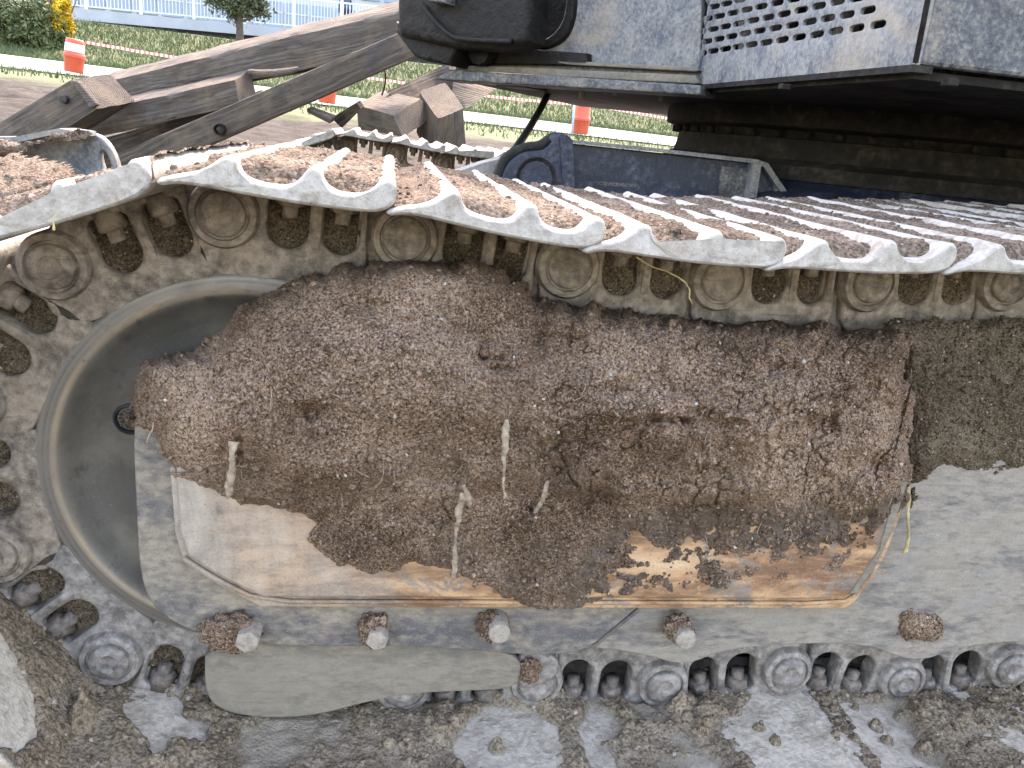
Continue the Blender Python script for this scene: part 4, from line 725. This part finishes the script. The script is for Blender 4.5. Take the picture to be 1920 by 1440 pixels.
for v in bm.verts: v.co = Vector((v.co.x*.11, v.co.y*.09, v.co.z*1.22))
bm.to_mesh(pst); bm.free(); pst.materials.append(MT['rail']); yaw = math.atan2(bu[1], bu[0])
for k in range(150):
    s = -1.+.125*k; o = bpy.data.objects.new('baluster', bal); p = bu*s+perp*.085; o.location = (p[0], p[1], p[2]+.62); o.rotation_euler = (0, 0, yaw); link_obj(o, BR)
for k in range(13):
    s = -5.+1.85*k; o = bpy.data.objects.new('post', pst); p = bu*s+perp*.03; o.location = (p[0], p[1], p[2]+.61); o.rotation_euler = (0, 0, yaw); link_obj(o, BR)
# ---- building behind the bridge
MT['facade'] = plain('pale facade', (.36, .40, .45), .7, 0, .05, .6); n = NT('window glass'); MT['glass'] = n.done((.09, .17, .28), .15, spec=.6)
bb = np.array([-17., 58., 2.4]); BD = empty('office_building', tuple(bb), 'pale building with blue glazing behind the footbridge', 'building')
put('wall', boxmesh('wall', (-26, 58, 1.5), (24, 70, 16), MT['facade']), BD)
pane = boxmesh('pane', (-.62, -.06, -.8), (.62, .06, .8), MT['glass']); mull = boxmesh('mullion', (-.66, -.05, -.05), (.66, .05, .05), MT['facade'])
for i in range(22):
    for j in range(3):
        o = bpy.data.objects.new('window', pane); o.location = (-8.+1.55*i, -.06, 2.0+2.3*j); link_obj(o, BD)
        m = bpy.data.objects.new('mullion', mull); m.location = (0, -.05, .15); link_obj(m, o)
# ---- person on the bridge behind the railing
def figure(name, base, label):
    J = [((0, 0, .95), .15), ((0, 0, 1.12), .145), ((0, 0, 1.36), .165), ((0, 0, 1.47), .09), ((0, 0, 1.55), .06), ((0, -.01, 1.66), .10), ((0, -.005, 1.76), .085)]; E = [(0, 1), (1, 2), (2, 3), (3, 4), (4, 5), (5, 6)]
    for s in (-1, 1):
        k = len(J); J += [((s*.10, 0, .88), .10), ((s*.11, -.01, .48), .072), ((s*.115, .02, .09), .05), ((s*.125, -.13, .045), .045)]; E += [(0, k), (k, k+1), (k+1, k+2), (k+2, k+3)]
        k = len(J); J += [((s*.19, 0, 1.40), .065), ((s*.25, .0, 1.12), .05), ((s*.25, -.07, .88), .036), ((s*.25, -.09, .80), .032)]; E += [(2, k), (k, k+1), (k+1, k+2), (k+2, k+3)]
    me = bpy.data.meshes.new(name); me.from_pydata([j[0] for j in J], E, []); o = bpy.data.objects.new(name, me); COL.objects.link(o); o.location = base
    md = o.modifiers.new('skin', 'SKIN'); sk = me.skin_vertices[0].data
    for v, j in zip(sk, J): v.radius = (j[1], j[1]*.85)
    sk[0].use_root = True; o.modifiers.new('sub', 'SUBSURF').levels = 1; o.modifiers['sub'].render_levels = 2
    nn = NT('dark clothing, skin head'); s3 = nn.t.nodes.new('ShaderNodeSeparateXYZ'); nn.lk(nn.obj, s3.inputs[0]); me.materials.append(nn.done(nn.ramp(nn.math('MULTIPLY', s3.outputs[2], .5), (.0, (.03, .03, .03)), (.05, (.012, .016, .028)), (.50, (.012, .016, .028)), (.505, (.05, .06, .09)), (.765, (.05, .06, .09)), (.77, (.5, .33, .25)), (.855, (.5, .33, .25)), (.86, (.03, .025, .02))), .8))
    return tag(o, label, 'person')
pp = ay(655, 40, 36.4); figure('person', tuple(bo+bu*((pp[0]-bo[0])/bu[0])+perp*.8), 'person in dark trousers standing behind the bridge railing')
# ---- bushes and the small conifer
def leafmat(name, a, b, c):
    n = NT(name); return n.done(n.ramp(n.math('ADD', n.math('MULTIPLY', n.noise(2.2, 4), .5), n.math('MULTIPLY', n.noise(40, 2), .5)), (.33, a), (.5, b), (.68, c)), .7, spec=.25)
MT['leaf'] = leafmat('bush leaves', (.035, .05, .02), (.075, .10, .042), (.15, .165, .085)); MT['yellow'] = leafmat('yellow blossom', (.28, .17, .006), (.48, .32, .015), (.62, .46, .04)); MT['needle'] = leafmat('conifer needles', (.035, .05, .028), (.075, .095, .055), (.14, .16, .095)); MT['bark'] = plain('bark', (.09, .07, .055), .9, 0, .3, 20, .6)
def leaves(P, size, seed):
    r = np.random.default_rng(seed); n = len(P); a = r.normal(size=(n, 3)); a /= np.linalg.norm(a, axis=1)[:, None]; b = np.cross(a, r.normal(size=(n, 3))); b /= np.linalg.norm(b, axis=1)[:, None]; s = size*r.uniform(.5, 1.4, n)[:, None]
    V = np.stack([P-a*s, P+b*s*.45, P+a*s, P-b*s*.45], 1).reshape(-1, 3); return V, np.arange(4*n).reshape(-1, 4)
def clumpy(n, c, r, seed, nc=45):
    g = np.random.default_rng(seed); d = g.normal(size=(nc, 3)); d /= np.linalg.norm(d, axis=1)[:, None]; cc = np.array(c)+d*np.array(r)*g.uniform(.35, 1., (nc, 1)); k = g.integers(0, nc, n); return cc[k]+g.normal(0, .14, (n, 3))*np.array(r)
def bush(name, c, r, n, mat, size, label, cat, seed, stems=7, group=None):
    gz = float(terrain(c[0], c[1])); root = empty(name, (c[0], c[1], gz), label, cat, group)
    V, F = leaves(clumpy(n, c, r, seed), size, seed); put('foliage', mesh_np('foliage', V, F, mat, False), root); g = np.random.default_rng(seed)
    for k in range(stems):
        e = np.array(c)+g.normal(size=3)*np.array(r)*.6; put('stem', tube('stem', [(c[0]+g.normal()*.1, c[1]+g.normal()*.1, gz-.05), ((c[0]+e[0])/2, (c[1]+e[1])/2, (gz+e[2])/2+.1), tuple(e)], lambda q: .035*(1-q)+.008, MT['bark'], 6), root)
c1 = ay(20, 45, 28.5); bush('green_bush', tuple(c1), (1.9, 1.2, 1.0), 9000, MT['leaf'], .075, 'dense olive green bush at the upper left corner', 'bush', 11)
c1b = ay(75, 60, 28.2); bush('green_bush', tuple(c1b), (.7, .8, .75), 3500, MT['leaf'], .07, 'smaller green bush right below the yellow blossom', 'bush', 17, 4)
c2 = ay(112, 25, 28.6); bush('forsythia_bush', tuple(c2), (.42, .6, .95), 3800, MT['yellow'], .055, 'bright yellow blossoming bush next to the bridge end', 'bush', 12, 5)
tb = ay(449, 74, 30.5); gz = float(terrain(tb[0], tb[1])); TR = empty('conifer_tree', (tb[0], tb[1], gz), 'small dark conifer with a short trunk in front of the bridge', 'tree')
put('trunk', tube('trunk', [(tb[0], tb[1], gz-.1), (tb[0]+.02, tb[1], gz+.8), (tb[0], tb[1], gz+2.6)], lambda q: .17*(1-q)+.03, MT['bark'], 10), TR)
ct = ay(450, 5, 30.5); P = clumpy(9000, (ct[0], ct[1], ct[2]+.35), (1.15, .9, .95), 21, 60); V, F = leaves(P, .07, 22); put('crown', mesh_np('crown', V, F, MT['needle'], False), TR); g = np.random.default_rng(5)
for k in range(9):
    e = (ct[0]+g.normal()*.6, ct[1]+g.normal()*.4, ct[2]+g.uniform(-.3, .7)); put('limb', tube('limb', [(tb[0], tb[1], gz+.7+.12*k), ((tb[0]+e[0])/2, tb[1], (gz+.9+e[2])/2), e], lambda q: .04*(1-q)+.01, MT['bark'], 6), TR)
# ================================================================== TIMBERS
def timber(name, corners, back, mat, label, group, nx=60, rough=.012, seed=0, nyz=7):
    # corners: TL, TR, BR, BL of the front face in 3D ; back: sweep vector
    TLc, TRc, BRc, BLc = [np.array(c, float) for c in corners]; back = np.array(back, float)
    ax = _n((TRc+BRc)/2-(TLc+BLc)/2); org = (TLc+BLc+TRc+BRc)/4+back/2; up = _n(np.cross(ax, back)); bk = np.cross(up, ax)
    u = np.linspace(0, 1, nx); ring = [(a, 0.) for a in np.linspace(0, 1, nyz)]+[(1., b) for b in np.linspace(0, 1, nyz)[1:]]+[(a, 1.) for a in np.linspace(1, 0, nyz)[1:]]+[(0., b) for b in np.linspace(1, 0, nyz)[1:-1]]; m = len(ring); V = []
    for q in u:
        t, b = TLc*(1-q)+TRc*q, BLc*(1-q)+BRc*q
        for a, k in ring: V.append(t*(1-a)+b*a+back*k)
    V = np.array(V); cen = np.repeat(V.reshape(nx, m, 3).mean(1), m, 0); edge = np.array([(abs(a-.5) > .49) and (abs(k-.5) > .49) for a, k in ring]*nx); V = np.where(edge[:, None], cen+(V-cen)*.955, V)
    dirs = V-cen; dirs /= np.linalg.norm(dirs, axis=1)[:, None]; R3 = np.array([ax, bk, up]); L = (V-org)@R3.T
    V = V+dirs*(rough*fbm(L*np.array([1.5, 9, 9]), 1.4, 4, seed)+rough*.5*fbm(L*np.array([3, 40, 40]), 1., 3, seed+3))[:, None]; L = (V-org)@R3.T
    F = [(k*m+j, (k+1)*m+j, (k+1)*m+(j+1) % m, k*m+(j+1) % m) for k in range(nx-1) for j in range(m)]; me = mesh_py(name, L, F, mat, True)
    bm = bmesh.new(); bm.from_mesh(me); bm.verts.ensure_lookup_table()
    for b0 in (0, (nx-1)*m):
        bm.verts.ensure_lookup_table()
        vs = [bm.verts[b0+j] for j in range(m)]; c = bm.verts.new(sum((v.co for v in vs), Vector())/m)
        for j in range(m): bm.faces.new((vs[j], vs[(j+1) % m], c))
    bmesh.ops.recalc_face_normals(bm, faces=bm.faces); bm.to_mesh(me); bm.free(); sharp(me, 40)
    o = bpy.data.objects.new(name, me); mw = Matrix.Identity(4)
    for r in range(3):
        for k in range(3): mw[r][k] = R3[k][r]
        mw[r][3] = org[r]
    o.matrix_world = mw; COL.objects.link(o); tag(o, label, 'timber', group); o['_org'] = [float(v) for v in org]; return o
G1 = 'long timbers leaning across the pit'; G2 = 'cut timber blocks behind the far track'
def q4(*p): return [ay(a, b, y) for a, b, y in p]
timber('timber', q4((178, 158, 4.9), (790, 8, 4.0), (790, 88, 4.0), (186, 207, 4.9)), (.05, .26, .10), MT['wood'], 'long upper timber with a crumbly soil crust along its face', G1, seed=1, rough=.022, nx=110)
timber('timber', q4((165, 210, 4.5), (440, 150, 4.2), (450, 198, 4.2), (172, 262, 4.5)), (.05, .26, .08), MT['wood'], 'short timber wedged below the long upper timber', G1, seed=2, rough=.018, nx=80)
C_ = timber('timber', q4((200, 296, 4.2), (800, 38, 3.7), (800, 96, 3.7), (260, 330, 4.2)), (.05, .2, .03), MT['wood'], 'smooth diagonal timber with blue grey stains in front of the others', G1, seed=3, rough=.006)
D_ = timber('timber', q4((-120, 300, 4.1), (128, 150, 4.1), (182, 205, 4.1), (-60, 356, 4.1)), (.14, .26, .06), MT['wood'], 'timber end with a drilled bolt hole at the left edge', G1, seed=4, rough=.006, nx=36)
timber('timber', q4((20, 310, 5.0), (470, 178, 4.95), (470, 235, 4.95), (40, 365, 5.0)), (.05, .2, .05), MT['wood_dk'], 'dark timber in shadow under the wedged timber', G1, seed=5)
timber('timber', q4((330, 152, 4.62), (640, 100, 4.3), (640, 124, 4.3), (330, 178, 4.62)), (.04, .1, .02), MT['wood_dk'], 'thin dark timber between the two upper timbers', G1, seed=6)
# fittings of the timbers
def fit(parent, name, me):
    o = put(name, me); o.parent = parent; o.matrix_parent_inverse = parent.matrix_world.inverted(); return o
bpy.context.view_layer.update()
c = ay(119, 186, 4.07); fit(D_, 'bolt', hexcyl('bolt', c, .022, 4.06, 4.12, MT['black'], 6)); c = ay(410, 243, 3.98); fit(C_, 'bolt_ring', lathe([(.02, 4.02), (.024, 3.985), (.03, 3.98), (.034, 4.02)], 20, 'Y', (c[0], 0, c[2]), MT['dark']))
me = tube('splinter', [ay(465, 134, 4.0), ay(500, 139, 3.95), ay(540, 135, 3.92), ay(560, 128, 3.93)], lambda q: .010+.012*math.sin(math.pi*min(1, q*1.1)), MT['wood_lt'], 6); fit(C_, 'splinter', me)
me = prism('timber_end_chip', [tuple(p) for p in q4((130, 149, 4.05), (146, 152, 4.07), (182, 196, 4.07), (168, 203, 4.05))], (.01, .04, .0), MT['wood'], .006); fit(D_, 'timber_end_chip', me)
me = prism('strap', [tuple(p) for p in q4((430, 150, 4.36), (446, 146, 4.36), (456, 180, 4.36), (440, 196, 4.36))], (.0, .05, .0), MT['guard'], .004); fit(C_, 'strap', me)
# cut blocks
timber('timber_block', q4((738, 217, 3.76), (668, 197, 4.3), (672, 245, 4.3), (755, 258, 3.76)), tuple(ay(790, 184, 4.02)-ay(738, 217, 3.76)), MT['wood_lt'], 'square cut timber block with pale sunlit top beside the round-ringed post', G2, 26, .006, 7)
timber('timber_block', q4((821, 223, 3.82), (812, 300, 3.9), (876, 290, 3.98), (871, 203, 3.9)), tuple(ay(786, 172, 4.12)-ay(821, 223, 3.82)), MT['wood_lt'], 'upright timber post showing growth rings on its top', G2, 26, .006, 8)
timber('timber_block', q4((850, 150, 4.4), (932, 165, 4.2), (876, 203, 4.15), (846, 190, 4.3)), (.1, .35, .1), MT['wood_lt'], 'slanted timber block behind the ringed post on the right', G2, 20, .006, 9)
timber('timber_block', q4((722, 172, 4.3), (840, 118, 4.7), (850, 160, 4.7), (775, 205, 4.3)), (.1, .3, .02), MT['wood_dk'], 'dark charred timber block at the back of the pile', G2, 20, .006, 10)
timber('plank', q4((575, 204, 3.95), (622, 222, 3.85), (618, 232, 3.85), (576, 211, 3.95)), (.02, .1, .02), MT['wood_dk'], 'short dark plank sticking up left of the far track', G2, 16, .004, 11); timber('plank', q4((622, 222, 4.1), (668, 193, 4.1), (676, 205, 4.1), (640, 240, 4.1)), (.02, .05, .02), MT['wood_dk'], 'dark broken plank leaning on the pale block', G2, 16, .004, 12)
tag(put('wire', tube('wire', [ay(717, 122, 4.0), ay(724, 140, 4.0), ay(722, 160, 4.02), ay(716, 178, 4.05)], .005, MT['black'], 6)), 'thin dark wire hanging from the diagonal timber to the blocks', 'wire')
# ================================================================== STEEL HOOP AND SOIL MOUND AT THE LEFT
HY = .75
me = plate('steel_hoop', smooth(xz([(-60, 262), (60, 262), (140, 246), (178, 250), (200, 266), (218, 300), (224, 340), (150, 360), (-60, 360)], HY), 2), [smooth(xz([(184, 284), (194, 280), (204, 296), (210, 318), (196, 326), (188, 308)], HY), 2)], HY, HY+.03, .006, MT['paint_lt'])
h = tag(put('steel_hoop', me), 'bent blue grey steel bracket with a slot, capped with soil at the left edge', 'bracket'); h['group'] = 'scrap'; del h['group']
me = prism('top_plate', [tuple(ay(a, b, HY-.001)) for a, b in ((-60, 256), (60, 255), (140, 240), (180, 246), (182, 254), (140, 249), (60, 266), (-60, 268))], (0, -.08, 0), MT['paint_lt']); c = put('top_plate', me); c.parent = h; c.location -= h.location
def mound(name, polypx, y, thick, mat, label, res, seed, ydir=1.):
    poly = np.array(xz(polypx, y)); lo, hi = poly.min(0)-.02, poly.max(0)+.02; nu, nv = int((hi[0]-lo[0])/res), int((hi[1]-lo[1])/res); U, W = np.meshgrid(np.linspace(lo[0], hi[0], nu), np.linspace(lo[1], hi[1], nv), indexing='ij'); p2 = np.stack([U.ravel(), W.ravel()], 1); p3 = np.c_[p2[:, 0], 0*p2[:, 0]+seed, p2[:, 1]]
    e = poly_sd(p2, poly)+.012*fbm(p3, 30, 4, seed); c1, _ = domes(p2, 40, seed); c2, _ = domes(p2, 100, seed+1); d = thick*np.sqrt(np.clip(e, 0, .08)/.08)+.03*fbm(p3, 9, 4, seed+2)*sstep(0, .03, e)+.012*c1+.006*c2+.006*fbm(p3, 70, 3, seed+3)
    o = put(name, mesh_np(name, *compact(np.c_[p2[:, 0], y-d, p2[:, 1]], grid_faces(nu, nv, e > -.001)[:, ::-1]), mat)); return tag(o, label, 'soil', None, 'stuff')
mound('soil_mound', [(-80, 300), (-20, 285), (60, 285), (110, 300), (150, 315), (190, 335), (210, 370), (120, 470), (-80, 520)], .55, .16, MT['soil_dry'], 'loose soil mound behind the leftmost track shoe', .003, 51)
mound('soil_cap', [(-80, 262), (20, 255), (60, 262), (110, 252), (135, 243), (170, 246), (188, 258), (150, 262), (120, 264), (60, 275), (40, 290), (-80, 300)], HY-.08, .03, MT['soil_dry'], 'fringe of dry soil on top of the steel bracket', .003, 57)
